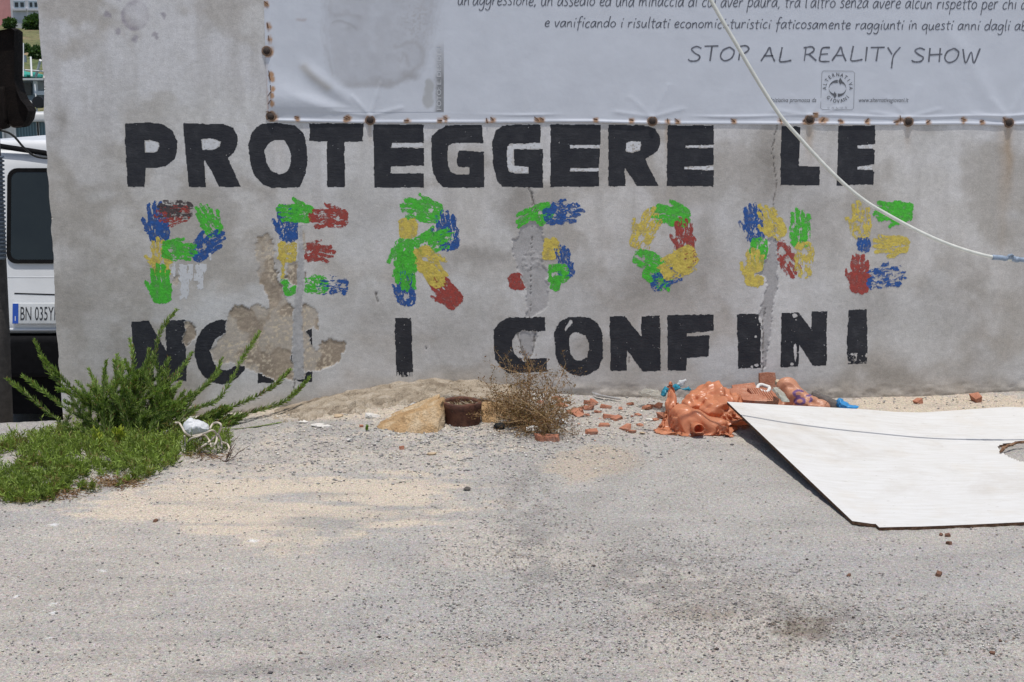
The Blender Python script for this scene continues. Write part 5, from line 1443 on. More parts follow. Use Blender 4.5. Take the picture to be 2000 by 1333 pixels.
def cover():
    Vs, Fs, Cs = [], [], []; n = 0; count = 0
    xs = [p[0] for p in MAT_POLY]; ys = [p[1] for p in MAT_POLY]
    pts = []
    QX = rng.uniform(min(xs), max(xs), 9000); QY = rng.uniform(min(ys), max(ys), 9000)
    okq = inpoly(QX, QY + 9 * (rng.uniform(0, 1, 9000) - .5), MAT_POLY) & ~((fbm(QX / 30, QY / 12, o=3, s=951) < .44) & (QY > 890))
    for x, y in zip(QX[okq], QY[okq]):
        if len(pts) >= 3000: break
        if float(blob(x, y, 400, 868, 42, 16)) * .8 > random.random(): continue
        if float(blob(x, y, 215, 940, 50, 14)) > random.random() * 1.1: continue
        pts.append((x, y))
    PX = np.array([p[0] for p in pts]); PY = np.array([p[1] for p in pts])
    GP = gpv(PX, PY)
    for k, (x, y) in enumerate(pts):
        p = GP[k]; inner = min(1, max(0, (960 - y) / 70))
        h = random.uniform(.012, .04) + .03 * inner * random.random() + (.06 * random.random() if random.random() < .12 else 0)
        nl = random.randint(12, 22)
        lean = np.array([random.uniform(-.6, .6), random.uniform(-.7, .3), 1.0]); lean /= np.linalg.norm(lean)
        t = rng.uniform(0, 1, nl); base = p + lean * (t * h)[:, None]
        D = lean * rng.uniform(.3, 1, nl)[:, None] + rng.normal(size=(nl, 3)) * .5; D[:, 2] = np.abs(D[:, 2]); D /= np.linalg.norm(D, axis=1)[:, None]
        tone = random.uniform(.55, 1.25)
        C = np.array([.175, .235, .05]) * tone * rng.uniform(.7, 1.35, nl)[:, None] * (1 + .5 * t[:, None])
        if random.random() < .10: C = np.array([.22, .19, .06]) * rng.uniform(.7, 1.2, nl)[:, None]
        V, F, C = leaf_quads(base, D, rng.uniform(.016, .032, nl), rng.uniform(.0016, .0027, nl), C)
        Vs.append(V); Fs.append(F + n); Cs.append(C); n += len(V)
    o = mk('ground_cover', np.concatenate(Vs), np.concatenate(Fs), LEAF, col=np.concatenate(Cs))
    tag(o, 'low mat of fresh green needle-leaved weeds spreading over the asphalt at left', 'weeds', None, 'stuff')
    # dead brown litter in the gap of the mat
    V_, F_, C_ = [], [], []; n = 0
    N_ = 900
    for (cx, cy, rx, ry, cnt) in ((225, 945, 60, 10, 700), (120, 965, 60, 8, 350), (90, 975, 60, 6, 200), (400, 895, 60, 5, 150), (280, 868, 25, 6, 120)):
        for p in gpv(rng.normal(cx, rx * .5, cnt), rng.normal(cy, ry * .6, cnt)):
            p = p + (0, 0, random.uniform(.001, .012))
            d = np.array([random.gauss(0, 1), random.gauss(0, 1), random.gauss(0, .35)]); d /= np.linalg.norm(d)
            c = np.array(random.choice([(.20, .095, .045), (.30, .17, .08), (.12, .07, .04), (.36, .25, .13)]))
            V, F, C = leaf_quads(p[None], d[None], np.array([random.uniform(.012, .03)]), np.array([.0018]), c[None]); V_.append(V); F_.append(F + n); C_.append(C); n += 4
    tag(mk('dead_needles', np.concatenate(V_), np.concatenate(F_), LEAF, col=np.concatenate(C_)), 'reddish brown dead needles in the bare gap of the green weed mat', 'litter', None, 'stuff')
cover()
# upright yellowish sprigs in front of the shrub
for (x, y, h, l) in ((235, 880, .13, 'yellow-green upright sprig in front of the shrub, right one of two'), (195, 890, .12, 'yellow-green upright sprig in front of the shrub, left one of two')):
    p = gp(x, y); root = empty('sprig', tuple(p), l, 'plant')
    for k in range(5):
        d = np.array([random.uniform(-.25, .25), random.uniform(-.2, .2), 1.0]) * h * random.uniform(.6, 1)
        (sv, sf), (V, F, C) = branch_geo([p, p + d * .4 + (random.uniform(-.01, .01), 0, 0), p + d], .0025, 70, .024, .0026, 0, 1.0)
        C = C * np.array([2.2, 1.7, 1.2]); o = mk('stem', sv, sf, STEM, root); tag(mk('leaves', V, F, LEAF, o, col=C), kind='stuff')
# tiny green seedling and dry twig
p = gp(715, 842); root = empty('seedling', tuple(p), 'tiny green seedling at the left tip of the ochre stone', 'plant')
(sv, sf), (V, F, C) = branch_geo([p, p + (.003, 0, .01), p + (.005, 0, .022)], .001, 30, .014, .004, 0, 1.5); o = mk('stem', sv, sf, STEM, root); tag(mk('leaves', V, F, LEAF, o, col=C), kind='stuff')
TWIG = simple('dry_twig_bark', (1, 1, 1), .9, .25, 60, attr=True)
def twig_tree(b, p, d, L, r, depth, col, spread=.6, tips=None):
    n = 5; pts = [np.array(p)]; dd = np.array(d, float)
    for k in range(n):
        dd = dd + np.array([random.gauss(0, .13), random.gauss(0, .13), random.gauss(0, .08)]); dd /= np.linalg.norm(dd)
        pts.append(pts[-1] + dd * L / n)
    b.tube(pts, np.linspace(r, r * .55, n + 1), 3, tuple(np.array(col) * random.uniform(.7, 1.3)))
    if depth == 0:
        if tips is not None: tips.append((pts[-1], dd)); tips.append((pts[3], dd))
        return
    for k in range(random.randint(2, 4)):
        i = random.randint(1, n); s = np.array([random.gauss(0, 1), random.gauss(0, 1), random.gauss(.25, .7)]); s /= np.linalg.norm(s)
        e = dd * (1 - spread * .6) + s * spread; e /= np.linalg.norm(e)
        twig_tree(b, pts[i], e, L * random.uniform(.45, .75), r * .62, depth - 1, col, spread, tips)
def weed():
    c = gp(1035, 838)
    root = empty('dry_weed', tuple(c), 'brown dried-out bushy weed beside the rusty pipe', 'weed')
    main = [((1040, 718), -.40, .30), ((1022, 745), -.45, .26), ((1062, 745), -.5, .2), ((975, 775), -.5, .2), ((960, 800), -.6, .2), ((1000, 765), -.4, .24), ((1010, 800), -.75, .16), ((1105, 790), -.6, .2), ((1110, 835), -.75, .2), ((1125, 848), -.85, .18), ((1075, 850), -.9, .16), ((1000, 835), -.8, .14), ((985, 818), -.7, .16), ((1045, 770), -.7, .2), ((1030, 735), -.5, .26), ((1052, 728), -.42, .25), ((1090, 855), -.9, .15)] + [((random.gauss(1000, 26), random.gauss(805, 14)), random.uniform(-.85, -.5), .15) for _ in range(16)] + [((random.gauss(1085, 22), random.gauss(845, 8)), random.uniform(-.95, -.75), .15) for _ in range(7)] + [((random.gauss(1040, 20), random.gauss(775, 18)), random.uniform(-.7, -.4), .2) for _ in range(6)]
    for k, ((tx, ty), Y, L) in enumerate(main):
        b = MB(); tips = []
        s = c + np.array([random.uniform(-.05, .07), random.uniform(-.05, .05), 0]); tp = at(tx, ty, Y); tp[2] = max(tp[2], float(gz(tp[0], tp[1])) + .01); d = tp - s; Ld = np.linalg.norm(d); d /= Ld
        col = random.choice([(.26, .155, .075), (.33, .22, .11), (.20, .115, .06)])
        twig_tree(b, s, d, Ld * .8, .0026, 3 if Ld > .12 else 2, col, .62, tips)
        P = np.concatenate(b.V); P[:, 1] = np.minimum(P[:, 1], -.01); P[:, 2] = np.maximum(P[:, 2], gz(P[:, 0], P[:, 1]) + .002)
        o = mk('dry_branch', P, b.F, TWIG, root, col=np.concatenate(b.C))
        # withered leaves and seed heads
        tips = tips * 3
        B = np.array([t[0] for t in tips]) + rng.normal(size=(len(tips), 3)) * .008; D = rng.normal(size=(len(tips), 3)); D /= np.linalg.norm(D, axis=1)[:, None]
        pal = np.array([(.22, .12, .055), (.30, .19, .09), (.15, .08, .04), (.20, .14, .06)])
        V, F, C = leaf_quads(B, D, rng.uniform(.006, .016, len(tips)), rng.uniform(.0018, .0034, len(tips)), pal[rng.integers(0, 4, len(tips))])
        V[:, 1] = np.minimum(V[:, 1], -.01); V[:, 2] = np.maximum(V[:, 2], gz(V[:, 0], V[:, 1]) + .002)
        tag(mk('withered_leaves', V, F, LEAF, o, col=C), kind='stuff')
    # bits of white fluff and a black rag caught in it
    for (x, y, s, l) in ((1012, 828, .022, 'tuft of white fluff caught in the dry weed, nearest the pipe'), (1040, 845, .03, 'larger tuft of white fluff at the front foot of the dry weed'), (1098, 828, .02, 'tuft of white fluff at the right end of the dry weed'), (1070, 838, .016, 'small tuft of white fluff in the middle of the dry weed'), (1040, 775, .018, 'tuft of white fluff behind the dry weed near the wall')):
        p = gp(x, y) + (0, 0, s * .5)
        V, F = blobs([ellipsoid(p, (s, s * .8, s * .55)), ellipsoid(p + (s, 0, -s * .2), (s * .6, s * .6, s * .4))]); P, N, FF = remesh(V, F, .004); P = crumple(P, N, .010, 40, int(x)); 
        tag(mk('fluff_tuft', P, FF, WHF, smooth=False), l, 'litter', 'white fluff in the weed')
    p = gp(976, 838) + (0, 0, .012); V, F = blobs([ellipsoid(p, (.028, .025, .016))]); P, N, FF = remesh(V, F, .004); P = crumple(P, N, .006, 30, 5)
    tag(mk('black_rag', P, FF, simple('black_rag_cloth', (.012, .012, .012), .9, .3, 60), smooth=True), 'small black rag between the rusty pipe and the dry weed', 'rag')
WHF = simple('white_fluff', (.66, .65, .62), .9, .2, 60)
weed()
p = gp(440, 903); root = empty('dry_twig', tuple(p), 'small dark dried twig standing at the edge of the green mat', 'twig')
b = MB()
for e in ((.5, .1, .8), (.8, 0, .5), (.1, .2, .4), (-.5, 0, .25), (.4, -.3, .3)): twig_tree(b, p, np.array(e) / np.linalg.norm(e), .085, .0022, 1, (.09, .05, .035), .5)
b.build('twig', TWIG, root)
# white bag bundle with cord in the weeds
def bundle():
    p = gp(384, 852)
    V, F = blobs([ellipsoid(at(382, 836, -.98), (.055, .045, .038)), ellipsoid(at(372, 832, -.98), (.025, .03, .035)), ellipsoid(at(395, 840, -.98), (.03, .03, .025))])
    P, N, FF = remesh(V, F, .004); P = crumple(P, N, .008, 16, 111)
    tag(mk('white_bundle', P, FF, plastic('white_bag_film', (.76, .77, .78), .2, .4, .08), smooth=True), 'tied white plastic bundle lying in the weeds with cord around it', 'bag')
    CORD = simple('cream_cord', (.58, .51, .42), .8, .2, 60)
    loops = [[(343,826),(350,827),(356,836),(362,846),(372,852),(388,850),(402,846),(413,841),(421,845),(424,856),(420,868),(414,874)],
             [(410,838),(416,828),(426,826),(432,832),(427,846),(415,858),(402,868),(392,875),(388,884),(396,888)],
             [(364,882),(364,870),(372,858),(386,853),(398,850),(408,860),(413,874)], [(426,848),(432,862),(433,876)], [(434,864),(444,868),(448,878),(446,884)], [(389,884),(388,868),(392,856)], [(386,886),(396,888),(406,884)], [(360,852),(362,864),(361,872)]]
    root = empty('cord', tuple(gp(400, 880)), 'loops of cream cord lying in the weeds beside the white bundle', 'cord')
    for l in loops:
        pts = []
        for k, (x, y) in enumerate(l):
            g = gp(x, 888 if y < 884 else y); q = at(x, y, -1.10 + .03 * math.sin(k * 1.7)); q[2] = max(q[2], float(gz(q[0], q[1])) + .004); pts.append(q)
        b = MB(); b.tube(smooth_path(pts, 5), .0042, 6); b.build('cord_loop', CORD, root, True)
bundle()
V, F = blobs([ellipsoid(at(88, 850, .12), (.042, .04, .022)), ellipsoid(at(80, 848, .1), (.02, .03, .024))]); P, N, FF = remesh(V, F, .005); P = crumple(P, N, .010, 18, 121)
tag(mk('crumpled_paper', P, FF, simple('white_paper', (.62, .60, .58), .8, .1, 50), smooth=False), 'crumpled white paper lying by the left end of the wall', 'paper')
V, F = blobs([ellipsoid(gp(328, 855) + (0, 0, .02), (.03, .03, .015))]); P, N, FF = remesh(V, F, .005); P = crumple(P, N, .008, 22, 125)
tag(mk('grey_scrap', P, FF, simple('grey_scrap_film', (.42, .42, .44), .6, .2, 50), smooth=False), 'grey plastic scrap in the weeds left of the white bundle', 'litter')

# ================================================================== LOOSE GRIT
def grit(name, N, dens, rmin, rmax, pal, label, seed, box=(-60, 2060, 772, 1345)):
    g = np.random.default_rng(seed)
    PX = g.uniform(box[0], box[1], N * 6); PY = g.uniform(box[2], box[3], N * 6)
    n = fbm(PX / 60, PY / 25, o=3, s=seed); n2 = fbm(PX / 15, PY / 8, o=2, s=seed + 1)
    keep = g.uniform(0, 1, len(PX)) < dens(PX, PY, n, n2)
    bd = inpoly(PX, PY, [(1430, 800), (1672, 1030), (2100, 1025), (2100, 800)]) | inpoly(PX, PY, MAT_POLY)
    PX, PY = PX[keep & ~bd][:N], PY[keep & ~bd][:N]
    Y = np.full(len(PX), -1.0)
    for _ in range(40):
        P = at(PX, PY, Y); Y = np.minimum(Y + (P[:, 2] - gz(P[:, 0], P[:, 1])) * 2.2, .5)
    P = at(PX, PY, Y); ok = (P[:, 1] < -.02); P = P[ok]; m = len(P)
    r = rmin + (rmax - rmin) * g.uniform(0, 1, m) ** 3
    oct_ = np.array([(1, 0, 0), (0, 1, 0), (-1, 0, 0), (0, -1, 0), (0, 0, 1), (0, 0, -.4)], float)
    V = oct_[None] * (r[:, None, None] * g.uniform(.6, 1.3, (m, 6, 1))); V[..., 2] *= .75
    a = g.uniform(0, 6.28, m); c, s = np.cos(a)[:, None], np.sin(a)[:, None]
    X_ = V[..., 0] * c - V[..., 1] * s; Y_ = V[..., 0] * s + V[..., 1] * c
    V = np.stack([X_ * 1.25, Y_, V[..., 2]], -1) + P[:, None, :] + np.array([0, 0, .002])
    f = np.array([(0, 1, 4), (1, 2, 4), (2, 3, 4), (3, 0, 4), (1, 0, 5), (2, 1, 5), (3, 2, 5), (0, 3, 5)])
    F = (f[None] + (np.arange(m) * 6)[:, None, None]).reshape(-1, 3)
    pal = np.array(pal); C = pal[g.integers(0, len(pal), m)] * g.uniform(.7, 1.25, (m, 1)); qx, qy = proj(P[:, 0], P[:, 1], P[:, 2]); C = C * (1 - .5 * np.clip(1.1 * blob(qx, qy, 1555, 1225, 95, 34), 0, 1)[:, None] * np.array([.85, 1, 1.15]))
    C = np.repeat(C, 6, axis=0)
    o = mk(name, V.reshape(-1, 3), F, GRIT, col=np.clip(C, 0, .9), origin=(0, -1, 0))
    tag(o, label, 'gravel', None, 'stuff')
GRIT = simple('grit_stone', (1, 1, 1), .9, .15, 80, attr=True)
def dens_bank(px, py, n, n2):
    b = blob(px, py, 1030, 1000, 70, 120) + 1.1 * blob(px, py, 1290, 1120, 260, 60) + 1.2 * blob(px, py, 1500, 1200, 230, 60) + .9 * blob(px, py, 1850, 1240, 260, 45) + .45 * blob(px, py, 1150, 1250, 420, 80) + .3 * blob(px, py, 950, 1120, 260, 120) + .15
    return np.clip(b * (.25 + 1.4 * n2) * (.1 + 1.5 * n), 0, 1)
grit('asphalt_grit', 30000, dens_bank, .001, .0043, [(.40, .37, .34), (.46, .43, .4), (.36, .33, .305), (.28, .26, .24), (.44, .41, .37), (.22, .20, .19), (.50, .46, .42), (.36, .28, .22), (.60, .57, .53)], 'loose dark and pale grit lying in banks on the asphalt', 21)
def dens_wall(px, py, n, n2):
    b = blob(px, py, 800, 850, 330, 36) + .9 * blob(px, py, 1130, 830, 200, 45) + .5 * blob(px, py, 640, 900, 330, 40) + .35 * blob(px, py, 1850, 785, 260, 14) + .25 * blob(px, py, 560, 820, 90, 16)
    return np.clip(b * (.3 + 1.3 * n2), 0, 1)
grit('wall_foot_gravel', 15000, dens_wall, .0018, .0075, [(.50, .45, .38), (.38, .36, .34), (.62, .54, .43), (.33, .31, .30), (.68, .64, .58), (.46, .42, .38), (.26, .24, .23)], 'pale loose gravel and crumbs in front of the foot of the wall', 22)
def dens_dark(px, py, n, n2): return np.clip((py - 930) / 400, .0, 1) * .3 * (.4 + n)
grit('scattered_stones', 130, dens_dark, .002, .0075, [(.07, .055, .05), (.12, .09, .075), (.18, .11, .08), (.10, .09, .09)], 'scattered dark little stones on the near asphalt', 23)
PLK = simple("plaster_flake", (.66,.63,.58), .85, .2, 50, .4); TANS = simple("tan_stone", (.50,.38,.25), .9, .3, 40, .5); DKS = simple("dark_stone", (.09,.08,.07), .9, .3, 40, .5)
def dens_apron(px, py, n, n2):
    ye = np.interp(px, [580, 620, 700, 760, 830], [826, 820, 808, 799, 792])
    return np.clip(np.exp(-((py - ye) / 9) ** 2) * (px > 575) * (px < 850) * (.3 + n2), 0, 1)
grit('apron_rubble', 420, dens_apron, .005, .024, [(.50, .42, .32), (.42, .35, .27), (.60, .54, .46), (.36, .28, .2), (.64, .61, .56)], 'crumbled concrete lumps along the broken front edge of the apron', 24)
def dens_red(px, py, n, n2): return np.clip((blob(px, py, 1180, 812, 90, 28) + .8 * blob(px, py, 1285, 805, 40, 25)) * (.2 + n2), 0, 1)
grit('brick_crumbs', 260, dens_red, .003, .010, [(.44, .19, .12), (.52, .30, .22), (.36, .15, .09)], 'small terracotta crumbs scattered between the weed and the orange bag', 25)
# bigger plaster flakes fallen at the apron
for k, (x, y, s, l) in enumerate([(592, 827, .03, 'curled pale plaster flake at the left end of the apron'), (620, 832, .04, 'broad white plaster flake below the apron, left of two'), (634, 835, .045, 'broad white plaster flake below the apron, right of two'), (728, 815, .05, 'whitish broken plaster lump behind the left of the ochre stone'), (662, 815, .035, 'brownish plaster crumb at the apron edge'), (684, 862, .022, 'white chip on the gravel below the apron'), (842, 888, .03, 'round tan stone on the gravel below the rusty pipe'), (1268, 822, .028, 'white chip beside the narrow shard left of the orange bag'), (1254, 848, .02, 'pale wood chip in front of the shards left of the orange bag'), (912, 958, .02, 'dark lone stone on the asphalt below the pipe')]):
    c = gp(x, y) + (0, 0, .006); pts = []
    for _ in range(14):
        v = np.array([random.gauss(0, 1), random.gauss(0, 1), random.gauss(0, .35)]); v /= np.linalg.norm(v); pts.append(tuple(c + v * s * np.array([.75, .6, .35 if k not in (6, 9, 3) else .55])))
    mt = (PLK if k in (0, 1, 2, 3, 5, 7) else TANS) if k != 9 else DKS
    tag(hull('stone_flake', pts, mt), l, 'stone', 'loose flakes and stones by the wall')
# ================================================================== LEFT BACKGROUND
def bbox_part(px0, py0, px1, py1, Y, depth, name, mat, parent, **k):
    a = at(px0, py1, Y); b = at(px1, py0, Y)
    m = MB(); m.box((a[0], Y, a[2]), (b[0], Y + depth, b[2])); return m.build(name, mat, parent, **k)
def bevelbox(a, b, r, name, mat, parent=None, seg=3, **k):
    bm = bmesh.new(); bmesh.ops.create_cube(bm, size=1)
    for v in bm.verts: v.co = Vector([(a[i] + b[i]) / 2 + v.co[i] * (b[i] - a[i]) for i in range(3)])
    bmesh.ops.bevel(bm, geom=bm.edges[:], offset=r, segments=seg, profile=.6, affect='EDGES')
    bm.verts.index_update(); V = [tuple(v.co) for v in bm.verts]; F = [[v.index for v in f.verts] for f in bm.faces]; bm.free()
    return mk(name, V, F, mat, parent, True, **k)
def van():
    Y = 1.15
    CARW = simple('van_white_paint', (.74, .75, .76), .28, .05, 8); BLK = simple('black_rubber_and_shade', (.008, .008, .009), .85, .3, 30, spec=.1); GLASS = simple('dark_window_glass', (.018, .022, .02), .08, .2, 5)
    zg = float(gz(-2.6, 1.6))
    xl = at(-80, 600, Y)[0]; xr = xl + 1.48
    zt = at(50, 296, Y)[2]; zb_ = at(50, 656, Y)[2]
    global VAN_ZB; VAN_ZB = zb_
    root = empty('parked_van', ((xl + xr) / 2, Y + 1.6, zg), 'small white van parked behind the left end of the wall', 'van')
    # body: side profile with rounded roof edges
    bevelbox((xl, Y, zb_), (xr, Y + 3.1, zt), .09, 'body', CARW, root, 5)
    # roof crown and drip rail
    bevelbox((xl + .07, Y + .05, zt - .05), (xr - .07, Y + 3.0, zt + .055), .045, 'roof', CARW, root, 4)
    m = MB(); A, B = at(-78, 281, Y - .012), at(160, 317, Y - .012); m.tube([A + (0, .006, 0), B + (0, .006, 0)], .016, 8); m.build('drip_rail', BLK, root, True)
    # tailgate panel with window, plate recess
    x0, x1 = at(3, 500, Y)[0], at(200, 500, Y)[0]
    wz0, wz1 = at(50, 518, Y)[2], at(50, 332, Y)[2]
    def rr(xa, za, xb, zb2, r, y, n=6):
        P = []
        for cx, cz, a0 in ((xb - r, zb2 - r, 0), (xa + r, zb2 - r, 90), (xa + r, za + r, 180), (xb - r, za + r, 270)):
            for i in range(n + 1):
                a = math.radians(a0 + 90 * i / n); P.append((cx + r * math.cos(a), y, cz + r * math.sin(a)))
        return P
    O = rr(x0, wz0, x1, wz1, .055, Y - .014); I = rr(x0 + .022, wz0 + .022, x1 - .022, wz1 - .022, .04, Y - .012); n = len(O); Ob = [(p[0], Y + .002, p[2]) for p in O]
    gk = mk('rear_window', O + I + Ob, [(i, n + i, n + (i + 1) % n, (i + 1) % n)[::-1] for i in range(n)] + [(i, (i + 1) % n, 2 * n + (i + 1) % n, 2 * n + i)[::-1] for i in range(n)], BLK, root)
    mk('pane', [(p[0], Y - .010, p[2]) for p in I], [list(range(n))[::-1]], GLASS, gk)
    # pressed swage lines
    for py_, h in ((545, .006), (645, .008)):
        a, b = at(6, py_, Y - .004), at(200, py_, Y - .004); m = MB(); m.tube([a + (0, .008, 0), b + (0, .008, 0)], h, 6); m.build('panel_ridge', CARW, root, True)
    a, b = at(22, 576, Y - .003), at(190, 581, Y - .003); m = MB(); m.tube([a + (0, .004, 0), b + (0, .004, 0)], .004, 6); m.build('panel_seam', BLK, root)
    # registration plate
    pa, pb = at(22, 634, Y - .02), at(22, 594, Y - .02); L = .285
    pl = bevelbox((pa[0], Y - .022, pa[2]), (pa[0] + L, Y - .008, pb[2]), .004, 'registration_plate', simple('plate_white', (.60, .62, .63), .4, .1, 20), root, 2)
    m = MB(); m.box((pa[0] + .003, Y - .0235, pa[2] + .003), (pa[0] + .036, Y - .020, pb[2] - .003)); m.build('plate_band', simple('plate_blue', (.02, .08, .42), .4, .1, 20), pl)
    V, F = text_mesh('I', 1); V = V / .72 * .028
    mk('plate_country_letter', np.stack([V[:, 0] + pa[0] + .014, V[:, 0] * 0 - .0242 + Y, V[:, 1] + pa[2] + .018], 1), F, simple('plate_letter_white', (.75, .75, .75), .5, .05, 20), pl)
    V, F = text_mesh('BN 035YK', 1); V[:, 0] -= V[:, 0].min(); V[:, 0] *= .222 / V[:, 0].max(); V[:, 1] *= .078 / .72
    mk('plate_number', np.stack([V[:, 0] + pa[0] + .048, V[:, 0] * 0 - .0236 + Y, V[:, 1] + pa[2] + .022], 1), F, simple('plate_black', (.03, .03, .035), .5, .1, 20), pl)
    # bumper, underside and wheels; their black also stands for the shade below
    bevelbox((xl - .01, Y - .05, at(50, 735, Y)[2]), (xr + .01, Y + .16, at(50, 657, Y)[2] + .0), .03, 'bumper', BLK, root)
    m = MB(); m.box((xl + .02, Y + .10, zg + .09), (xr - .02, Y + 3.0, zb_ + .02)); m.build('chassis_shade_block', BLK, root)  # chassis enlarged to a black block that stands for the underside's shade
    for wx in (xl + .09, xr - .09):
        for wy in (Y + .62, Y + 2.5):
            th = np.linspace(0, 2 * math.pi, 25)[:-1]; R_ = (zb_ - zg) * .5 + .12; R_ = min(R_, .29)
            prof = [(.55 * R_, -.06), (.9 * R_, -.075), (R_, -.055), (R_, .055), (.9 * R_, .075), (.55 * R_, .06)]
            V = [(wx + x, wy + r * math.cos(t), zg + R_ + r * math.sin(t)) for r, x in prof for t in th]; nn = 24
            F = [(j*nn+i, j*nn+(i+1)%nn, (j+1)*nn+(i+1)%nn, (j+1)*nn+i) for j in range(len(prof)-1) for i in range(nn)]
            wh = mk('wheel', V, F, BLK, root, True)
            V = [(wx + s * .05, wy + .56 * R_ * math.cos(t), zg + R_ + .56 * R_ * math.sin(t)) for s in (-1, 1) for t in th]
            mk('rim', V, [list(range(nn)), list(range(nn, 2 * nn))[::-1]], simple('wheel_steel', (.3, .3, .3), .5, .2, 20), wh)
van()
for o in [o for o in bpy.data.objects if o.type == 'MESH']:      # the van's tailgate leans forward
    q = o
    while q.parent: q = q.parent
    if q.name == 'parked_van' and o.name.split('.')[0] in ('body', 'roof', 'drip_rail', 'rear_window', 'pane', 'panel_ridge', 'panel_seam', 'registration_plate', 'plate_band', 'plate_country_letter', 'plate_number'):
        org = ORG[o.name]; zb_ = VAN_ZB - org[2]; y1 = 1.15 + 1.2 - org[1]
        for v in o.data.vertices:
            if v.co.z > zb_ and v.co.y < y1: v.co.y += (v.co.z - zb_) * .20
IRON = stonemat('dark_sooty_iron', (.006, .004, .004), (.010, .007, .006), (.018, .012, .010), 14, .5)
def post():
    Y = .45
    p1 = at(12, 900, Y); p1[2] = float(gz(p1[0], p1[1])) - .02; p0 = at(-8, 430, Y); pt = at(-30, 40, Y)
    root = empty('iron_post', tuple(p1), 'dark iron post with a heavy black fluke at the left edge', 'post')
    m = MB(); m.tube([p1, p0 * .5 + p1 * .5 + (.003, 0, 0), p0, pt], [.047, .044, .042, .042], 16); m.build('shaft', simple('grey_iron', (.055, .05, .046), .7, .4, 30, .4), root, True)
    ol = [(-95, 70), (-40, 62), (0, 58), (22, 54), (28, 58), (28.5, 100), (28, 155), (33, 178), (40, 195), (51, 208), (56, 218), (52, 236), (43, 249), (26, 251), (15, 244), (11, 238), (2, 253), (-20, 258), (-60, 246), (-100, 200)]
    n = len(ol); Y0 = Y - .09; V = []
    for y, sc in ((Y0 + .02, .94), (Y0, .985), (Y0 + .05, 1.0), (Y0 + .11, .985), (Y0 + .13, .94)):
        for a, b in ol:
            q = at(-20 + (a + 20) * (sc if sc > .98 else .97), 155 + (b - 155) * (sc if sc > .98 else .97), Y0); V.append((q[0], y, q[2]))
    order = [0, 1, 2, 3, 4]; F = [list(range(n))]
    for j in range(4): F += [(j*n+i, (j+1)*n+i, (j+1)*n+(i+1)%n, j*n+(i+1)%n) for i in range(n)]
    F.append(list(range(4 * n, 5 * n))[::-1])
    # the front ring is the inner face, the next the arris
    fl = mk('fluke', V, F, IRON, root)
    m = MB(); m.tube(smooth_path([at(11, 240, Y0 - .012), at(9, 205, Y0 - .016), at(4, 170, Y0 - .012)], 4), .012, 6); m.build('fluke_rib', IRON, fl, True)
    a, b = at(-4, 305, Y - .06), at(1, 507, Y - .06)
    P = np.linspace(a, b, 150); r = .026 + .005 * np.sign(np.sin(np.arange(150) / 150 * 2 * math.pi * 26))
    m = MB(); m.tube(P, r, 14)
    o = m.build('corrugated_hose', simple('blue_grey_hose', (.10, .125, .16), .45, .2, 30), None, False); tag(o, 'blue-grey corrugated hose hanging in front of the iron post', 'hose')
    m = MB(); m.tube(smooth_path([at(-60, 250, .6), at(0, 255, .6), at(25, 265, .62), at(45, 287, .65), at(62, 302, .68), at(78, 308, .7), at(100, 309, .75), at(140, 300, .8)], 5), .006, 6)
    tag(m.build('black_wire', simple('wire_rubber', (.03, .03, .03), .6, .2, 30), None, True), 'thin black wire drooping in front of the white van roof', 'wire')
post()
# harbour
def sheet(name, x0, x1, y0, y1, z, mat):
    o = mk(name, [(x0, y0, z), (x1, y0, z), (x1, y1, z), (x0, y1, z)], [(0, 1, 2, 3)], mat); o['kind'] = 'structure'; return o
t = NT('harbour_water'); t.col((.03, .075, .085)); t.rough(.08); t.bump(t.noise(t.coord(), 1.6, 4, .6), .4, .12)
sheet('water', -400, 400, 8.05, 62, -1.35, t.m)
def hill():
    X = np.linspace(-160, 160, 190); Y = np.linspace(56, 320, 110); XX, YY = np.meshgrid(X, Y)
    n = fbm(XX / 14, YY / 14, o=5, s=971)
    ZZ = -2.2 + 2.4 * sstep(56, 60, YY) + 5.9 * sstep(60, 88, YY) + 26 * sstep(98, 300, YY) + (n - .5) * 1.8 * sstep(58, 66, YY)
    t = NT('dry_grass_slope'); v = t.coord(); a = t.noise(v, .35, 6, .65); b = t.noise(v, 2.5, 5, .65)
    c = t.ramp(a, [(.35, (.085, .12, .04)), (.5, (.17, .165, .07)), (.65, (.30, .22, .13))])
    t.col(t.mix(c, t.ramp(b, [(.3, g3(.55)), (.7, g3(1.4))]), .9, 'MULTIPLY')); t.rough(.95); t.bump(b, .8, .3)
    o = mk('hillside', np.stack([XX, YY, ZZ], -1).reshape(-1, 3), grid(len(X), len(Y)), t.m, smooth=True); o['kind'] = 'structure'
hill()
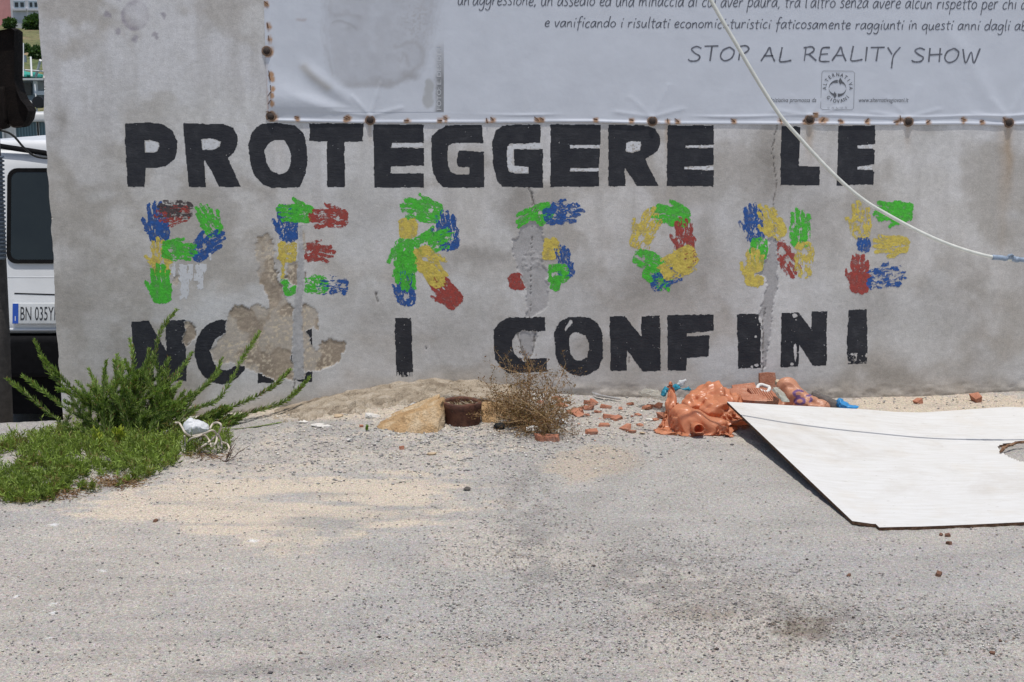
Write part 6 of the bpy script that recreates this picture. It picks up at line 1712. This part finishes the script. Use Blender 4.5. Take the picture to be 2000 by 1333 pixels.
def house(px0, px1, ytop, ybot, Y, depth, wall_c, name, label, wins, roof=True):
    a, b = at(px0, ybot, Y), at(px1, ytop, Y)
    root = empty(name, ((a[0] + b[0]) / 2, Y + depth / 2, a[2]), label, 'building')
    W = simple(name + '_render', wall_c, .85, .12, 2); GL = simple(name + '_glass', (.02, .03, .04), .15, .2, 2); FRM = simple(name + '_frame', (.35, .42, .48), .6, .1, 2)
    m = MB(); m.box((a[0], Y, a[2] - .6), (b[0], Y + depth, b[2])); m.build('walls', W, root)
    if roof: m = MB(); m.box((a[0] - .25, Y - .25, b[2]), (b[0] + .25, Y + depth + .25, b[2] + .28)); m.build('roof', simple(name + '_roof', (.55, .5, .45), .85, .15, 2), root)
    for (x0, y0, x1, y1) in wins:
        p, q = at(x0, y1, Y - .06), at(x1, y0, Y - .06); m = MB(); m.box((p[0], Y - .06, p[2]), (q[0], Y + .02, q[2])); wn = m.build('window', FRM, root)
        wdt = q[0] - p[0]
        for s in (0, 1):
            m = MB(); m.box((p[0] + .08 + s * wdt * .5, Y - .075, p[2] + .1), (p[0] + wdt * .5 * (s + 1) - .06, Y - .065, q[2] - .1)); m.build('pane', GL, wn)
        m = MB(); m.box((p[0] - .1, Y - .16, p[2] - .14), (q[0] + .1, Y - .0, p[2] - .003)); m.build('sill', W, wn)
house(23, 110, -110, 54, 88, 9, (.60, .60, .63), 'white_house', 'pale grey-white house with dark windows on the hillside', [(27, 2, 48, 17), (56, 2, 74, 17), (82, 2, 100, 17), (27, -60, 48, -40), (56, -60, 74, -40), (82, -60, 100, -40)])
house(-90, 22, -120, 40, 92, 9, (.62, .30, .30), 'pink_house', 'salmon pink house left of the pale house on the hillside', [(-70, -8, -50, 12), (-35, -8, -15, 12), (-70, -70, -50, -50), (-35, -70, -15, -50)])
def bush(px, py, Y, r, label):
    c = at(px, py, Y); root = empty('hillside_bush', tuple(c - (0, 0, r)), label, 'bush')
    m = MB()
    for k in range(4): m.tube([c - (random.uniform(-.1, .1), 0, r + .1), c + (random.uniform(-.3, .3) * r, 0, -.2 * r), c + (random.uniform(-.5, .5) * r, random.uniform(-.4, .4) * r, .3 * r)], [.05, .04, .02], 5)
    m.build('trunk', simple('bush_bark', (.12, .09, .06), .9, .3, 4), root)
    n = 2600; d = rng.normal(size=(n, 3)); d /= np.linalg.norm(d, axis=1)[:, None]; lob = .7 + .5 * vn(d[:, 0] * 3 + 9, d[:, 2] * 3 + 9, d[:, 1] * 3 + 5, s=33)
    B = c + d * np.array([1.15, 1, 1]) * (r * lob * rng.uniform(.5, 1, n))[:, None]; D = rng.normal(size=(n, 3)); D /= np.linalg.norm(D, axis=1)[:, None]
    V, F, C = leaf_quads(B, D, r * rng.uniform(.3, .6, n), r * rng.uniform(.1, .2, n), np.array([.05, .10, .03]) * rng.uniform(.6, 1.5, n)[:, None])
    tag(mk('crown', V, F, LEAF, root, col=C), kind='stuff')
bush(70, 47, 86.5, .62, 'dark green bush in front of the pale house')
bush(19, 46, 87, .35, 'small dark bush between the pink and the pale house')
bush(74, 104, 76, .4, 'low scrub bush on the slope above the boats')
bush(46, 98, 78, .35, 'low scrub bush further left on the slope above the boats')
# moored boats
def hullmesh(xc, yc, L, W_, zk, zd, heading):
    V = []; F = []; ns = 14; prof = [(-1, 1.0), (-.92, .45), (-.6, .08), (0, 0), (.6, .08), (.92, .45), (1, 1.0)]
    ca, sa = math.cos(heading), math.sin(heading)
    for i in range(ns + 1):
        t = i / ns; w_ = W_ / 2 * (min(1, .75 + .9 * t) if t < .3 else max(.02, 1 - ((t - .3) / .7) ** 2.4)); sheer = .25 * t ** 2
        for u, h in prof:
            lx = (t - .5) * L; ly = u * w_; z = zk + (zd - zk) * (h if h > 0 else (t ** 4 * .5)) + sheer * h
            V.append((xc + lx * ca - ly * sa, yc + lx * sa + ly * ca, z))
    k = len(prof)
    for i in range(ns):
        for j in range(k - 1): F.append((i*k+j, i*k+j+1, (i+1)*k+j+1, (i+1)*k+j))
        F.append((i*k + k - 1, i*k, (i+1)*k, (i+1)*k + k - 1))
    F.append(list(range(k))[::-1])
    return V, F
def boat_near():
    Y = 10.5; c = at(58, 250, Y); root = empty('cabin_boat', (c[0], Y + 2, -1.5), 'white cabin cruiser with blue-curtained window moored behind the van', 'boat')
    W = simple('gelcoat_white', (.72, .71, .68), .35, .06, 3); CUR = NT('blue_curtain'); v = CUR.coord()
    wv = CUR.n('TexWave', wave_type='BANDS', bands_direction='X'); wv.inputs['Scale'].default_value = 9; wv.inputs['Distortion'].default_value = 1.2; CUR.l(v, wv.inputs['Vector'])
    CUR.col(CUR.ramp(wv.outputs['Fac'], [(.2, (.035, .09, .115)), (.8, (.085, .17, .21))])); CUR.rough(.25)
    V, F = hullmesh(c[0] + .6, Y + 2.2, 8.5, 3.2, -1.9, -.35, 0.0); mk('hull', V, F, W, root, True)
    a, b = at(4, 330, Y), at(140, 226, Y)
    bevelbox((a[0], Y, -.5), (b[0], Y + 2.4, b[2] - .02), .05, 'cabin', W, root)
    p, q = at(-20, 238, Y - .05), at(160, 226, Y - .05); bevelbox((p[0], Y - .16, p[2]), (q[0], Y + 2.6, q[2] + .03), .03, 'cabin_roof', W, root)
    for (x0, x1) in ((33, 75), (78, 120), (-14, 6)):
        p, q = at(x0, 300, Y - .01), at(x1, 239, Y - .01); m = MB(); m.box((p[0], Y - .02, p[2]), (q[0], Y + .01, q[2])); wn = m.build('window', CUR.m, root)
        for xx in (p[0], q[0]): m = MB(); m.box((xx - .012, Y - .035, p[2]), (xx + .012, Y - .021, q[2])); m.build('window_frame', W, wn)
boat_near()
def boat_far():
    Y = 22; c = at(60, 180, Y); root = empty('fishing_boat', (c[0], Y + 2, -1.6), 'dark wheelhouse fishing boat with mast and radar ball in the harbour', 'boat')
    G_ = simple('dark_green_boat_paint', (.04, .06, .06), .5, .2, 3); W = simple('boat_white', (.66, .66, .64), .5, .08, 3); GR = simple('grey_boat_paint', (.22, .25, .27), .5, .15, 3); TE = simple('teal_tarp', (.03, .30, .24), .7, .2, 4); GL = simple('wheelhouse_glass', (.03, .04, .045), .1, .2, 3); RD = simple('red_boat_paint', (.35, .03, .035), .5, .1, 3)
    V, F = hullmesh(c[0] + .5, Y + 2.5, 11, 3.6, -2.2, .55, .05); mk('hull', V, F, G_, root, True)
    def bx_(x0, y0, x1, y1, dy, dep, name, mat, par=root):
        p, q = at(x0, y1, Y + dy), at(x1, y0, Y + dy); m = MB(); m.box((p[0], Y + dy, p[2]), (q[0], Y + dy + dep, q[2])); return m.build(name, mat, par)
    wh = bx_(33, 158, 68, 205, .6, 2, 'wheelhouse', GR)
    bx_(38, 162, 60, 186, .55, .04, 'wheelhouse_window', GL, wh); bx_(70, 178, 100, 186, .4, 2, 'deck_box', W); bx_(66, 158, 70, 185, .45, .1, 'mast_foot', W)
    bx_(28, 153, 84, 157, .3, 2.4, 'wheelhouse_roof', W); bx_(28, 160, 32, 182, .5, .6, 'red_stripe', RD)
    V, F = blobs([ellipsoid(at(50, 147, Y + .8), (.28, .5, .07)), ellipsoid(at(40, 149, Y + .8), (.2, .4, .06)), ellipsoid(at(64, 149, Y + .9), (.2, .4, .06))]); P, N, FF = remesh(V, F, .035); mk('tarpaulin', crumple(P, N, .04, 4, 7), FF, TE, root, True)
    V, F = ellipsoid(at(54, 204, Y - .2), (.10, .10, .09)); mk('radar_ball', V, F, W, root, True)
    for A, B, r in (((33, 118), (47, 206), .014), ((68, 165), (73, 225), .013), ((45, 85), (45, 150), .02), ((30, 136), (90, 140), .016), ((70, 150), (79, 118), .03), ((60, 112), (62, 150), .02)):
        m = MB(); m.tube([at(*A, Y + .1), at(*B, Y - .2)], r, 6); m.build('spar', W, root)
    V, F = tube([at(77, 200, Y - .1) + (0, -.1, 0), at(77, 200, Y - .1) + (0, .1, 0)], .12, 14); mk('tyre_fender', V, F, simple('tyre_rubber', (.01, .01, .012), .7, .2, 5), root)
    bx_(42, 108, 50, 122, .9, .05, 'signal_board', GR)
boat_far()
